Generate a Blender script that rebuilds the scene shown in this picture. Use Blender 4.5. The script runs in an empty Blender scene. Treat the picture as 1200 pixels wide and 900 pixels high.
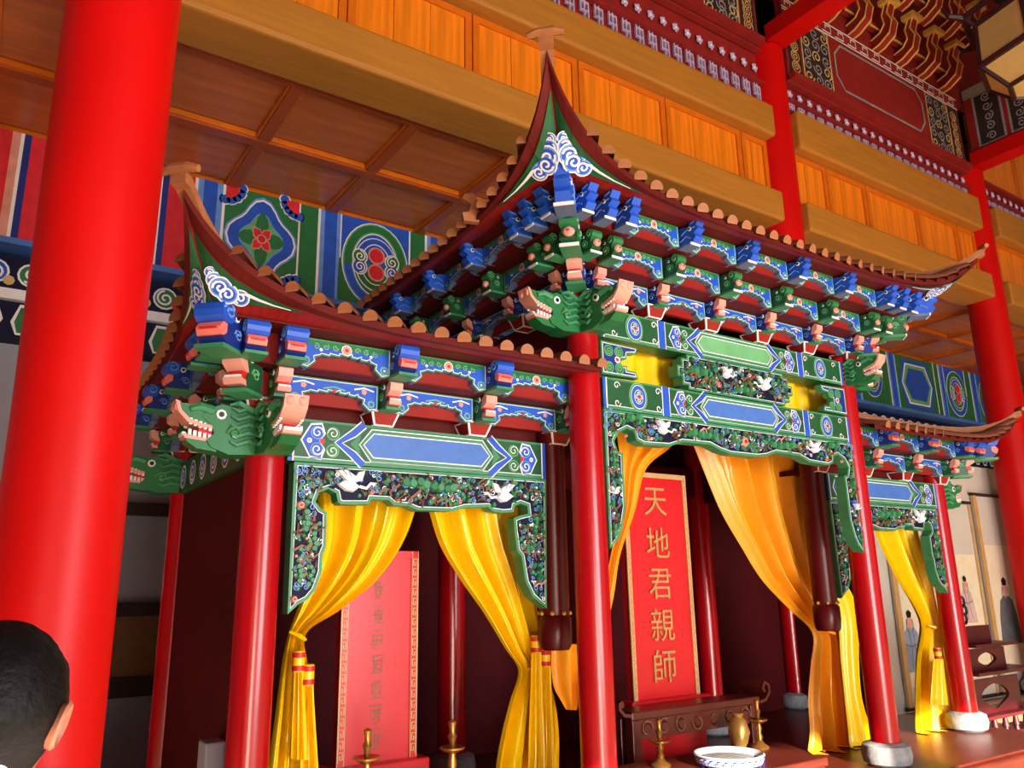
import bpy, bmesh, math, random
from mathutils import Vector, Matrix
random.seed(7)
sc = bpy.context.scene
COL = sc.collection
PI = math.pi
# ------------------------------------------------------------------ camera
FPX, CX, CY, EYE = 938.0, 600.0, 450.0, 1.6
_X = Vector((2040-CX, 665-CY, FPX)).normalized()
_Z = Vector((535-CX, -3220-CY, FPX)); _Z = (_Z-_X*_X.dot(_Z)).normalized()
_Y = _Z.cross(_X)
def ray(px, py):
    d = Vector((px-CX, py-CY, FPX)); return Vector((_X.dot(d), _Y.dot(d), _Z.dot(d)))
def W(px, py, y):                      # pixel -> world point on the plane Y = y
    r = ray(px, py); return r*(y/r.y)+Vector((0, 0, EYE))
def WX(px, py, x):
    r = ray(px, py); return r*(x/r.x)+Vector((0, 0, EYE))
cd = bpy.data.cameras.new('camera'); cam = bpy.data.objects.new('camera', cd); COL.objects.link(cam)
cd.sensor_width = 36; cd.sensor_fit = 'HORIZONTAL'; cd.lens = FPX/1200*36; cd.clip_start = .05
right = Vector((_X.x, _Y.x, _Z.x)); down = Vector((_X.y, _Y.y, _Z.y)); fwd = Vector((_X.z, _Y.z, _Z.z))
m = Matrix((right, -down, -fwd)).transposed().to_4x4(); m.translation = (0, 0, EYE); cam.matrix_world = m
sc.camera = cam
# ------------------------------------------------------------------ light
sc.view_settings.view_transform = 'Standard'; sc.view_settings.look = 'None'
sc.view_settings.gamma = 1; sc.view_settings.use_curve_mapping = False
sc.view_settings.exposure = 0.2
wd = bpy.data.worlds.new('world'); sc.world = wd; wd.use_nodes = True
bg = wd.node_tree.nodes['Background']; bg.inputs[0].default_value = (.80, .90, 1, 1); bg.inputs[1].default_value = .6
def sun_dir(az, el):                   # direction the light travels, az measured from +Y towards +X
    return Vector((math.sin(az)*math.cos(el), math.cos(az)*math.cos(el), -math.sin(el)))
sd = bpy.data.lights.new('sun_offscreen', 'SUN'); sd.energy = 22; sd.angle = .01; sd.color = (1, .90, .74)
so = bpy.data.objects.new('sun_offscreen', sd); COL.objects.link(so); so.location = (0, -8, 9)
so.rotation_euler = sun_dir(.28, .302).to_track_quat('-Z', 'Y').to_euler()
def area(name, loc, target, sx, sy, e, col):
    l = bpy.data.lights.new(name, 'AREA'); l.shape = 'RECTANGLE'; l.size = sx; l.size_y = sy; l.energy = e; l.color = col
    o = bpy.data.objects.new(name, l); COL.objects.link(o); o.location = loc
    o.rotation_euler = (Vector(target)-Vector(loc)).to_track_quat('-Z', 'Y').to_euler(); return o
area('doorway_daylight_offscreen', (3.6, -4.4, 1.75), (3.6, 4, 1.75), 3.2, 3.0, 480, (.90, .95, 1))
# ------------------------------------------------------------------ materials
def lin(c): return tuple(((v/255)/12.92 if v/255 <= .04045 else ((v/255+.055)/1.055)**2.4) for v in c)
M = {}
def mat(name, rgb, rough=.5, var=.12, scale=9, bump=0, metal=0, wood=None, coat=0, spec=.42, trans=0):
    ma = bpy.data.materials.new(name); ma.use_nodes = True; nt = ma.node_tree; b = nt.nodes['Principled BSDF']
    tc = nt.nodes.new('ShaderNodeTexCoord'); mp = nt.nodes.new('ShaderNodeMapping'); no = nt.nodes.new('ShaderNodeTexNoise')
    mp.inputs['Scale'].default_value = wood if wood else (1, 1, 1)
    no.inputs['Scale'].default_value = scale; no.inputs['Detail'].default_value = 5
    rp = nt.nodes.new('ShaderNodeValToRGB'); c = lin(rgb)
    rp.color_ramp.elements[0].position = .3; rp.color_ramp.elements[1].position = .7
    rp.color_ramp.elements[0].color = tuple(v*(1-var) for v in c)+(1,)
    rp.color_ramp.elements[1].color = tuple(min(1, v*(1+var)) for v in c)+(1,)
    nt.links.new(tc.outputs['Object'], mp.inputs[0]); nt.links.new(mp.outputs[0], no.inputs['Vector'])
    nt.links.new(no.outputs['Fac'], rp.inputs[0]); nt.links.new(rp.outputs[0], b.inputs['Base Color'])
    b.inputs['Roughness'].default_value = rough; b.inputs['Metallic'].default_value = metal
    b.inputs['Specular IOR Level'].default_value = spec; b.inputs['Coat Weight'].default_value = coat
    b.inputs['Coat Roughness'].default_value = .12
    if trans: b.inputs['Transmission Weight'].default_value = trans
    if bump:
        bp = nt.nodes.new('ShaderNodeBump'); bp.inputs['Strength'].default_value = bump; bp.inputs['Distance'].default_value = .01
        nt.links.new(no.outputs['Fac'], bp.inputs['Height']); nt.links.new(bp.outputs[0], b.inputs['Normal'])
    M[name] = ma; return ma
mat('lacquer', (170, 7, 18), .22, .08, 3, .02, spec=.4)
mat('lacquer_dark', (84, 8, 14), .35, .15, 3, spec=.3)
mat('hall_red', (196, 8, 7), .42, .06, 2.5, .03, spec=.2)
mat('maroon', (92, 24, 20), .6, .15, 6, spec=.15)
mat('board_red', (140, 28, 20), .55, .12, 6, spec=.25)
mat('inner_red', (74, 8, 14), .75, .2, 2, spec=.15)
mat('green_d', (24, 84, 48), .45)
mat('green_m', (58, 134, 92), .45)
mat('green_l', (104, 172, 118), .45)
mat('green_h', (34, 112, 62), .4)
mat('blue', (30, 84, 196), .45)
mat('blue_d', (22, 46, 130), .45)
mat('blue_l', (104, 150, 222), .45)
mat('blue_p', (70, 114, 192), .45, .08, 20)
mat('navy', (13, 17, 52), .6, spec=.2)
mat('white', (236, 236, 240), .5, .04)
mat('pink', (218, 152, 136), .45)
mat('pink_h', (232, 120, 108), .45)
mat('red', (205, 30, 30), .45)
mat('red_b', (214, 36, 52), .45)
mat('black', (18, 16, 18), .4)
mat('grey', (132, 142, 158), .5)
mat('cream', (230, 222, 196), .6, .05)
mat('grey_b', (92, 108, 146), .5)
mat('ink_blue', (138, 158, 186), .8, .15, 8)
mat('carve_brown', (94, 56, 30), .6)
mat('gold', (206, 160, 84), .35, .15, 12, metal=.5)
mat('gold_paint', (208, 176, 110), .45, .1)
mat('gold_br', (240, 192, 92), .32, .1, 8, metal=.35)
mat('brown', (126, 82, 48), .5)
mat('tile', (124, 70, 48), .6, .2, 14, .2)
mat('tile_end', (158, 98, 58), .6, .2, 14)
mat('ochre', (176, 116, 40), .5, .12, 5, .02, wood=(.25, 3, 3))
mat('plank', (226, 124, 22), .32, .2, 3.2, .02, wood=(6, 6, .35))
mat('plank_edge', (206, 104, 16), .35, .12, 6)
mat('coffer', (198, 108, 50), .3, .22, 2.2, .01, wood=(.5, 4, 1), spec=.4)
mat('coffer_rib', (172, 78, 28), .3, .12, 3)
mat('silk', (250, 204, 10), .3, .05, 14, spec=.45)
mat('silk_o', (244, 160, 30), .32, .05, 14, spec=.45)
mat('plaster', (156, 156, 172), .8, .1, 2)
mat('timber', (48, 32, 32), .7, .2, 3)
mat('floor_stone', (198, 172, 138), .5, .1, 2)
mat('stone', (140, 138, 140), .7, .25, 22, .3)
mat('gold_text', (188, 138, 82), .5, .15, 20)
mat('rosewood', (88, 32, 22), .35, .2, 5, .02, wood=(1, 1, 6))
mat('stand_wood', (84, 22, 28), .4, .15, 6)
mat('porcelain', (224, 230, 238), .12, .03)
mat('porcelain_blue', (38, 62, 156), .15, .1)
mat('brass', (170, 120, 58), .3, .15, 10, metal=.7)
mat('paper', (206, 202, 194), .8, .04, 3)
mat('scroll_edge', (196, 158, 104), .6, .1, 6)
mat('ink', (92, 96, 104), .8, .2, 8)
mat('ink_pink', (206, 178, 178), .8, .1, 8)
mat('skin', (178, 112, 84), .5, .06, 12)
mat('hair', (7, 6, 6), .6, .3, 60, .4, spec=.25)
mat('shirt', (232, 232, 236), .7, .03)
mat('trouser', (50, 54, 66), .8, .1)
mat('lan_frame', (58, 26, 34), .4)
mat('lan_pane', (222, 190, 120), .5, .06)
mat('frieze_red', (142, 34, 32), .5, .12, 5)
mat('frieze_grey', (150, 146, 150), .5, .15, 12)
mat('lav', (190, 176, 214), .5, .1)
mat('worn_gold', (150, 96, 74), .6, .3, 20)
mat('tab_red', (206, 26, 32), .3, .08, 4)
# ------------------------------------------------------------------ object helpers
ORG = {}
def link(name, me, parent=None, loc=(0, 0, 0), rot=(0, 0, 0), local=False, scale=None):
    o = bpy.data.objects.new(name, me); COL.objects.link(o)
    o.location = loc; o.rotation_euler = rot
    if scale: o.scale = scale
    if parent is not None:
        o.parent = parent
        if not local: o.matrix_parent_inverse = ORG[parent.name].inverted()
    ORG[o.name] = (ORG[parent.name] if (parent is not None and local) else Matrix()) @ Matrix.LocRotScale(Vector(loc), o.rotation_euler, Vector(scale) if scale else None)
    return o
def tag(o, label=None, cat=None, group=None, kind=None):
    if label: o['label'] = label
    if cat: o['category'] = cat
    if group: o['group'] = group
    if kind: o['kind'] = kind
    return o
def empty(name, loc, label=None, cat=None, group=None):
    return tag(link(name, None, None, loc), label, cat, group)
class G:
    """collects faces with materials; builds ONE mesh"""
    def __init__(s): s.v = []; s.f = []; s.m = []; s.names = []
    def mi(s, n):
        if n not in s.names: s.names.append(n)
        return s.names.index(n)
    def face(s, pts, m):
        i = len(s.v); s.v += [tuple(p) for p in pts]; s.f.append(tuple(range(i, i+len(pts)))); s.m.append(s.mi(m))
    def grid(s, rows, m, closed=False):
        i = len(s.v); n = len(rows[0])
        for r in rows: s.v += [tuple(p) for p in r]
        k = s.mi(m)
        for a in range(len(rows)-1):
            for b in range(n if closed else n-1):
                c = (b+1) % n
                s.f.append((i+a*n+b, i+a*n+c, i+(a+1)*n+c, i+(a+1)*n+b)); s.m.append(k)
    def box(s, x0, x1, y0, y1, z0, z1, m):
        i = len(s.v); k = s.mi(m)
        s.v += [(x, y, z) for z in (z0, z1) for y in (y0, y1) for x in (x0, x1)]
        for f in ((0, 2, 3, 1), (4, 5, 7, 6), (0, 1, 5, 4), (2, 6, 7, 3), (0, 4, 6, 2), (1, 3, 7, 5)):
            s.f.append(tuple(i+q for q in f)); s.m.append(k)
    def lathe(s, prof, m, c=(0, 0, 0), n=16, cap=True):
        rows = [[(c[0]+r*math.cos(2*PI*k/n), c[1]+r*math.sin(2*PI*k/n), c[2]+z) for k in range(n)] for r, z in prof]
        s.grid(rows, m, True)
        if cap: s.face(rows[0][::-1], m); s.face(rows[-1], m)
    def tube(s, pts, r, m, n=6, cap=True):
        pts = [Vector(p) for p in pts]; rows = []
        for i, p in enumerate(pts):
            t = (pts[min(i+1, len(pts)-1)]-pts[max(i-1, 0)]).normalized()
            a = t.cross(Vector((0, 0, 1))); a = a.normalized() if a.length > .01 else Vector((1, 0, 0)); b = t.cross(a)
            rr = r[i] if isinstance(r, (list, tuple)) else r
            rows.append([p+(a*math.cos(2*PI*k/n)+b*math.sin(2*PI*k/n))*rr for k in range(n)])
        s.grid(rows, m, True)
        if cap: s.face(rows[0][::-1], m); s.face(rows[-1], m)
    def ell(s, c, rx, ry, rz, m, n=10, k=6):
        rows = []
        for j in range(k+1):
            t = PI*j/k; q = max(.02, math.sin(t))
            rows.append([(c[0]+rx*q*math.cos(2*PI*i/n), c[1]+ry*q*math.sin(2*PI*i/n), c[2]-rz*math.cos(t)) for i in range(n)])
        s.grid(rows, m, True)
    def ext(s, prof, hw, m, taper=1.0):
        """profile of (forward, up) extruded across x; forward points to -y"""
        fm = max(p[0] for p in prof); f0 = min(p[0] for p in prof)
        w = lambda f: hw*(1+(taper-1)*((f-f0)/max(1e-6, fm-f0)))
        A = [(-w(f), -f, z) for f, z in prof]; B = [(w(f), -f, z) for f, z in prof]
        s.face(A, m); s.face(B[::-1], m); s.grid([A, B], m, True)
    def mesh(s, name='mesh', smooth=False):
        me = bpy.data.meshes.new(name); me.from_pydata(s.v, [], s.f)
        for n in s.names: me.materials.append(M[n])
        me.polygons.foreach_set('material_index', s.m)
        if smooth:
            me.polygons.foreach_set('use_smooth', [True]*len(s.f))
        me.update()
        if smooth: me.set_sharp_from_angle(angle=.7)
        return me
    def obj(s, name, parent=None, smooth=False, **k): return link(name, s.mesh(name, smooth), parent, **k)
def inset(p, d):
    n = len(p); out = []
    ar = sum(p[i][0]*p[(i+1) % n][1]-p[(i+1) % n][0]*p[i][1] for i in range(n)); sg = 1 if ar > 0 else -1
    for i in range(n):
        a = Vector(p[i-1]); b = Vector(p[i]); c = Vector(p[(i+1) % n])
        t1 = (b-a); t2 = (c-b)
        if t1.length < 1e-6 or t2.length < 1e-6: out.append(tuple(b)); continue
        t1.normalize(); t2.normalize()
        n1 = Vector((-t1.y, t1.x))*sg; n2 = Vector((-t2.y, t2.x))*sg
        q = n1+n2; l = q.length
        q = n1 if l < .3 else q/l*min(1.6, 2/l)
        out.append((b.x+q.x*d, b.y+q.y*d))
    return out
class D(G):
    """flat or relief painting in (u, v) with height w, mapped into the world by fn"""
    ST = .0012
    def __init__(s, fn): super().__init__(); s.fn = fn
    def poly(s, pts, m, lay=1): s.face([s.fn(u, v, lay*s.ST) for u, v in pts], m)
    def slab(s, pts, w0, w1, m, side=None):
        A = [s.fn(u, v, w0) for u, v in pts]; B = [s.fn(u, v, w1) for u, v in pts]
        s.face(B, m); s.face(A[::-1], m); s.grid([A, B], side or m, True)
    def stroke(s, pts, wd, m, lay=1, closed=False):
        P = [Vector(p) for p in pts]; n = len(P); L = []; R = []
        for i in range(n):
            a = P[i-1] if (i or closed) else P[i]; b = P[(i+1) % n] if (i < n-1 or closed) else P[i]
            t = (b-a); t = t.normalized() if t.length > 1e-9 else Vector((1, 0)); q = Vector((-t.y, t.x))
            ww = wd*(1-.7*i/(n-1)) if wd < 0 else wd
            L.append(s.fn(*(P[i]+q*ww/2), lay*s.ST)); R.append(s.fn(*(P[i]-q*ww/2), lay*s.ST))
        if closed: L.append(L[0]); R.append(R[0])
        s.grid([L, R], m)
    def disc(s, u, v, r, m, lay=1, n=14, ry=None):
        s.poly([(u+r*math.cos(2*PI*k/n), v+(ry or r)*math.sin(2*PI*k/n)) for k in range(n)], m, lay)
    def spiral(s, u, v, r, wd, m, lay=1, turns=1.6, a0=0, d=1, n=18, asp=1):
        s.stroke([(u+r*(1-.82*k/n)*math.cos(a0+d*2*PI*turns*k/n), v+asp*r*(1-.82*k/n)*math.sin(a0+d*2*PI*turns*k/n)) for k in range(n+1)], wd, m, lay)
    def curl(s, u, v, r, lay=2, col='blue', out='white', a0=0, d=1, asp=1):
        s.disc(u, v, r, out, lay, ry=r*asp); s.disc(u, v, r*.84, col, lay+1, ry=r*.84*asp)
        s.spiral(u, v, r*.72, r*.17, out, lay+2, 1.5, a0, d, asp=asp)
    def bump_disc(s, u, v, r, h, m, n=8):      # a low relief boss
        A = [s.fn(u+r*math.cos(2*PI*k/n), v+r*math.sin(2*PI*k/n), 0) for k in range(n)]
        B = [s.fn(u+.65*r*math.cos(2*PI*k/n), v+.65*r*math.sin(2*PI*k/n), h) for k in range(n)]
        s.grid([A, B], m, True); s.face(B, m)
    def relief(s, pts, h, m):
        q = inset(pts, .15*max(max(p[0] for p in pts)-min(p[0] for p in pts), .001)*.3)
        A = [s.fn(u, v, 0) for u, v in pts]; B = [s.fn(u, v, h) for u, v in q]
        s.grid([A, B], m, True); s.face(B, m)
def front(y0): return lambda u, v, w: (u, y0-w, v)
def leftf(x0): return lambda u, v, w: (x0-w, u, v)
def ln(px, y): return [(W(a, b, y).x, W(a, b, y).z) for a, b in px]
def box(name, x0, x1, y0, y1, z0, z1, m, parent=None, bev=0):
    g = G(); g.box(x0, x1, y0, y1, z0, z1, m)
    o = g.obj(name, parent)
    if bev:
        b = o.modifiers.new('bevel', 'BEVEL'); b.width = bev; b.segments = 2
    return o
def struct(o): o['kind'] = 'structure'; return o
# ================================================================== THE HALL
struct(box('floor', -60, 70, -70, 9, -.2, 0, 'floor_stone'))
wb = struct(box('wall_back', -9, 21, 8.75, 9, 0, 12.5, 'plaster'))
for py0, py1, mm in ((590, 604, 'timber'), (706, 722, 'timber'), (722, 792, 'timber'), (792, 815, 'timber')):
    z1, z0 = W(160, py0, 8.7).z, W(160, py1, 8.7).z
    box('wall_timber', -6, 1.9, 8.70-(.05 if py0 == 722 else .12), 8.76, z0, z1, 'brown' if py0 == 722 else mm, wb)
struct(box('wall_left', -9.2, -9, -4.8, 9, 0, 12.5, 'plaster'))
struct(box('wall_right', 21, 21.2, -4.8, 9, 0, 12.5, 'plaster'))
fw = struct(box('wall_front', -9, 21, -4.8, -4.6, 7.6, 12.5, 'plaster'))
box('wall_panel', -9, -5.2, -4.8, -4.6, 0, 7.6, 'plaster', fw); box('wall_panel', 14.6, 21, -4.8, -4.6, 0, 7.6, 'plaster', fw)
for x in (-2.2, 2.95, 6.9, 10.8): box('unseen_door_post', x, x+.45, -4.8, -4.6, 0, 7.6, 'hall_red', fw)  # unseen posts; the one sunward of column C is added to shade its base
g = G(); g.grid([[(-9, -9.2, 4.78), (21, -9.2, 4.78)], [(-9, -4.8, 7.75), (21, -4.8, 7.75)], [(-9, -4.8, 8.0), (21, -4.8, 8.0)], [(-9, -9.2, 4.95), (21, -9.2, 4.95)], [(-9, -9.2, 4.78), (21, -9.2, 4.78)]], 'plank_edge'); g.obj('unseen_eave', fw)  # unseen eave, added and shaped to cut the sun to a low strip
struct(box('ceiling', -9, 21, -4.8, 9, 12.5, 12.7, 'timber'))
# coffered ceiling behind the beam
cof = tag(box('coffered_ceiling', -6, 21, 6.0, 8.75, 6.0, 6.06, 'coffer_rib'), kind='structure')
ribx = [-3.81+1.15*i for i in range(19)]; riby = [6.12, 7.27, 8.42]
g = G(); g.box(-.5, .5, -.45, .45, 0, .03, 'coffer'); cm = g.mesh('ceiling_panel')
def frame_strip(nm, x0, x1, y0, y1, p):
    g = G(); g.box(x0, x1, y0, y1, 5.92, 6.0, 'coffer_rib'); g.obj(nm, p)
for x in ribx:
    g = G(); g.box(x-.055, x+.055, 6.06, 8.75, 5.925, 6.0, 'coffer_rib'); g.obj('ceiling_rib', cof)
for y in riby: frame_strip('ceiling_rib', -6, 21, y-.06, y+.06, cof)
g = G()   # mouldings round a coffer
for s in (-1, 1):
    g.box(s*.515-.018, s*.515+.018, -.515, .515, -.055, .0, 'plank_edge'); g.box(-.515, .515, s*.515-.018, s*.515+.018, -.055, 0, 'plank_edge')
mm_ = g.mesh('moulding')
for i in range(len(ribx)-1):
    for y in (6.695, 7.845):
        link('ceiling_panel', cm, cof, (ribx[i]+.575, y, 5.985)); link('moulding', mm_, cof, (ribx[i]+.575, y, 6.0))
# red round columns of the hall
def hall_column(x, y, r, z0, z1, label, low=1.0):
    t = empty('hall_column', (x, y, 0), label, 'column')
    g = G(); g.lathe([(r*low, .25), (r*low, 2.2), (r, min(4.2, z1*.5)), (r*.985, z1*.7), (r*.97, z1)], 'hall_red', (x, y, 0), 40); g.obj('shaft', t, True)
    g = G(); g.lathe([(r*1.2, 0), (r*1.45, .08), (r*1.45, .16), (r*1.15, .25)], 'stone', (x, y, 0), 32); g.obj('base', t, True)
    return t
hall_column(.255, 3.07, .204, 0, 12.4, 'thick round red column standing in front of the shrine beside the dark-haired person', .93)
hall_column(8.03, 5.8, .275, 0, 8.45, 'round red column rising behind the central shrine roof, between two runs of orange panels')
hall_column(13.1, 5.8, .275, 0, 8.15, 'round red column behind the upturned right roof corners, beside the hanging scrolls')
hall_column(.47, 5.8, .275, 0, 8.45, 'round red column standing behind the thick column, left of the shrine')
# ochre beams and orange panelling between the columns
def beam(name, x0, x1, z0, z1, y0, y1, m, label, bev=.04):
    g = G(); g.box(x0, x1, y0, y1, z0, z1, m); o = g.obj(name); b = o.modifiers.new('bevel', 'BEVEL'); b.width = bev; b.segments = 3
    return tag(o, label, 'beam')
beam('ceiling_beam', .52, 7.79, 5.87, 6.27, 5.53, 6.06, 'ochre', 'lower ochre timber beam under the orange panels above the shrine')
beam('ceiling_beam', 8.27, 12.86, 5.87, 6.27, 5.53, 6.06, 'ochre', 'lower ochre timber beam between the two far red columns')
beam('ceiling_beam', .52, 7.79, 7.03, 7.47, 5.53, 6.06, 'ochre', 'upper ochre timber beam under the lattice, above the orange panels behind the shrine roof')
beam('ceiling_beam', 8.27, 12.86, 7.03, 7.58, 5.53, 6.06, 'ochre', 'upper ochre timber beam under the painted red frieze')
beam('ceiling_beam', 13.4, 20, 5.87, 6.27, 5.53, 6.06, 'ochre', 'lower ochre timber beam beyond the far red column')
beam('ceiling_beam', 13.4, 20, 7.03, 7.58, 5.53, 6.06, 'ochre', 'upper ochre timber beam beyond the far red column')
def panelling(xs, z0, z1, label, nm='wood_panelling'):
    t = empty(nm, ((xs[0]+xs[-1])/2, 5.72, z0), label, 'panelling')
    box('backing', xs[0], xs[-1], 5.74, 5.8, z0, z1, 'plank_edge', t)
    for a, b in zip(xs[:-1], xs[1:]):
        w = b-a-.015; x = (a+b)/2; h = (z1-z0)/2-.005; zc = (z0+z1)/2
        g = G(); k = .07
        g.box(-w/2, -w/2+k, -.035, .01, -h, h, 'plank_edge'); g.box(w/2-k, w/2, -.035, .01, -h, h, 'plank_edge')
        g.box(-w/2+k, w/2-k, -.035, .01, h-k, h, 'plank_edge'); g.box(-w/2+k, w/2-k, -.035, .01, -h, -h+k, 'plank_edge')
        p = g.obj('panel_frame', t, loc=(x, 5.73, zc))
        n = 3
        for i in range(n):
            q = (w-2*k)/n; g = G(); g.box(-q/2+.003, q/2-.003, -.014-.003*(i % 2), 0, -h+k, h-k, 'plank')
            link('board', g.mesh('board'), p, (-w/2+k+q*(i+.5), 0, 0), local=True)
panelling([.52, .93, 2.18, 3.45, 4.75, 6.02, 7.3, 7.79], 6.27, 7.03, 'row of bright orange wood panels between the two ochre beams behind the shrine roof')
panelling([8.27, 9.0, 9.9, 11.2, 12.3, 12.86], 6.27, 7.03, 'row of orange wood panels between the two far red columns')
panelling([13.4, 14.8, 16.2, 17.6, 19, 20], 6.27, 7.03, 'orange wood panels beyond the far red column')
panelling([13.4, 14.8, 16.2, 17.6, 19, 20], 8.1, 9.4, 'orange upper wood panels beyond the far red column')
# carved lattice band above the upper beam
def lattice(x0, x1, z0, z1, label):
    t = empty('lattice_frieze', ((x0+x1)/2, 5.66, z0), label, 'lattice')
    box('backing', x0, x1, 5.72, 5.76, z0, z1, 'frieze_red', t)
    for z in (z0+.02, z0+(z1-z0)*.42, z1-.02): box('rail', x0, x1, 5.62, 5.70, z-.02, z+.02, 'frieze_red', t)
    n = int((x1-x0)/.2); me = None
    g = G(); h = (z1-z0)*.42
    g.box(-.008, .008, -.03, 0, 0, h, 'lav'); g.box(-.06, .06, -.03, 0, h*.45, h*.5, 'lav'); g.box(-.06, .06, -.03, 0, h*.75, h*.8, 'lav')
    g.box(.045, .06, -.03, 0, h*.1, h*.8, 'lav'); g.box(-.06, -.045, -.03, 0, h*.45, h*.95, 'lav'); me = g.mesh('fret')
    g = G(); h2 = (z1-z0)*.5
    for k in range(5):
        g.ell((.035*math.cos(2*PI*k/5), -.02, .62*h2*.7+.04*math.sin(2*PI*k/5)), .022, .012, .026, 'lav', 6, 4)
    g.ell((0, -.02, .62*h2*.7), .02, .014, .02, 'white', 6, 4); me2 = g.mesh('rosette')
    for i in range(n):
        x = x0+(i+.5)*(x1-x0)/n
        link('fret', me, t, (x, 5.70, z0+.03)); link('rosette', me2, t, (x, 5.70, z0+(z1-z0)*.46))
lattice(.52, 7.79, 7.47, 8.35, 'red carved lattice band with pale fretwork above the upper ochre beam')
lattice(8.27, 12.86, 7.58, 8.08, 'narrow carved lattice band under the painted red frieze')
lattice(13.4, 20, 7.58, 8.08, 'narrow carved lattice band beyond the far red column')
# painted frieze between the far columns
def frieze(x0, x1, z0, z1, label):
    t = empty('painted_frieze', ((x0+x1)/2, 5.6, z0), label, 'frieze')
    box('board', x0, x1, 5.62, 5.72, z0, z1, 'frieze_red', t); box('moulding', x0, x1, 5.52, 5.66, z0, z0+.08, 'frieze_red', t)
    d = D(front(5.615)); H = z1-z0; L = x1-x0; zb = z0+.08; zt = z1-.2
    d.ST = .002
    c0, c1 = x0+.25*L, x0+.75*L; zm = (zb+zt)/2
    d.stroke([(c0, zm+.25), (c0+.036*L, zt-.08), (c1-.036*L, zt-.08), (c1, zm+.25), (c1, zm-.1), (c1-.036*L, zb+.22), (c0+.036*L, zb+.22), (c0, zm-.1)], .035, 'frieze_grey', 1, True)
    for s, e0, e1 in ((1, x0+.08*L, c0-.03*L), (-1, c1+.03*L, x1-.08*L)):
        d.poly([(e0, zb+.02), (e1, zb+.02), (e1, zt-.02), (e0, zt-.02)], 'timber', 1)
        d.stroke([(e0, zb+.02), (e1, zb+.02), (e1, zt-.02), (e0, zt-.02)], .03, 'gold_paint', 2, True)
        for i in range(3):
            for j in range(5):
                d.spiral(e0+(i+.5)*(e1-e0)/3, zb+.06+(j+.5)*(zt-zb-.1)/5, .1, .022, 'frieze_grey' if (i+j) % 3 else 'gold_paint', 3, 1.4, i*2+j, 1 if j % 2 else -1, 12)
    for e in (x0+.04*L, x1-.04*L):
        d.poly([(e-.03*L, zb), (e+.03*L, zb), (e+.03*L, zt), (e-.03*L, zt)], 'timber', 1)
        for j in range(5): d.curl(e, zb+.1+(j+.5)*(zt-zb-.2)/5, .09, 2, 'maroon', 'gold_paint', j, 1)
    d.poly([(x0, zt), (x1, zt), (x1, z1), (x0, z1)], 'frieze_red', 1)
    n = int(L/.3)
    for i in range(n):
        x = x0+i*L/n; d.stroke([(x, zt+.04), (x+.2, zt+.04), (x+.2, zt+.15), (x+.08, zt+.15), (x+.08, zt+.09)], .022, 'white', 2)
    d.stroke([(x0, zt), (x1, zt)], .02, 'white', 2); d.stroke([(x0, z1-.015), (x1, z1-.015)], .02, 'white', 2)
    d.obj('painting', t)
frieze(8.31, 12.82, 8.08, 9.4, 'dark red painted frieze with a pale cartouche outline between the two far columns')
frieze(3.2, 7.75, 8.36, 9.38, 'dark red painted frieze above the lattice near the top of the hall')
for (x, y0, y1, z) in ((8.03, -2, 5.6, 8.5), (13.1, -2, 5.6, 8.2)):
    g = G(); g.box(x-.16, x+.16, y0, y1, z-.02, z+.22, 'hall_red'); o = g.obj('cross_beam')
    tag(o, 'red cross beam running forward from the top of the %s red column' % ('nearer panel-side' if x < 9 else 'far scroll-side'), 'beam')
def side_frieze(x, z0, label):
    t = empty('painted_frieze', (x, 4.4, z0), label, 'frieze'); box('board', x, x+.1, 3.0, 5.6, z0, z0+1.2, 'frieze_red', t)
    d = D(leftf(x)); d.ST = .002
    for j, (a, b) in enumerate(((5.05, 5.45), (4.35, 4.95), (3.2, 4.25))):
        d.poly([(a, z0+.1), (b, z0+.1), (b, z0+1.0), (a, z0+1.0)], 'timber', 1); d.stroke([(a, z0+.1), (b, z0+.1), (b, z0+1.0), (a, z0+1.0)], .04, 'gold_paint' if j == 2 else 'frieze_grey', 2, True)
        for q in range(5):
            for k in range(1+j): d.spiral(a+(k+.5)*(b-a)/(1+j), z0+.2+q*.18, .08, .022, 'frieze_grey', 3, 1.4, q+k, 1, 12)
    d.poly([(3.0, z0+1.02), (5.6, z0+1.02), (5.6, z0+1.2), (3.0, z0+1.2)], 'frieze_grey', 1)
    d.obj('painting', t)
side_frieze(13.05, 8.42, 'painted frieze above the red cross beam of the far scroll-side column')
# gilded bracket cluster under the upper roof
def s_bracket(x, y, z, sc_, rz, row):
    t = empty('gilded_bracket', (x, y, z), 'red and gold carved bracket %s' % row, 'bracket', 'gilded brackets '+row)
    t.rotation_euler = (0, 0, rz); t.scale = (sc_,)*3
    g = G(); g.ext([(0, 0), (.12, .02), (.3, .12), (.36, .3), (.3, .46), (.36, .6), (.28, .6), (.22, .46), (.24, .3), (.16, .2), (0, .16)], .07, 'frieze_red'); link('arm', g.mesh('arm'), t, local=True)
    g = G()
    for s in (-.075, .075):
        g.tube([(s, -.0, .0), (s, -.12, .02), (s, -.3, .12), (s, -.36, .3), (s, -.3, .46), (s, -.36, .6)], .016, 'gold_br', 5)
        g.tube([(s, 0, .16), (s, -.16, .2), (s, -.24, .3), (s, -.22, .46), (s, -.28, .6)], .014, 'gold_br', 5)
    link('gilt_edge', g.mesh('gilt_edge'), t, local=True)
    g = G(); g.box(-.14, .14, -.42, -.22, .6, .68, 'gold_br'); g.box(-.24, .24, -.1, -.02, .3, .42, 'frieze_red')
    g.tube([(-.27, -.12, .42), (-.24, -.12, .3), (.24, -.12, .3), (.27, -.12, .42)], .018, 'gold_br', 5); link('cap', g.mesh('cap'), t, local=True)
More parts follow.
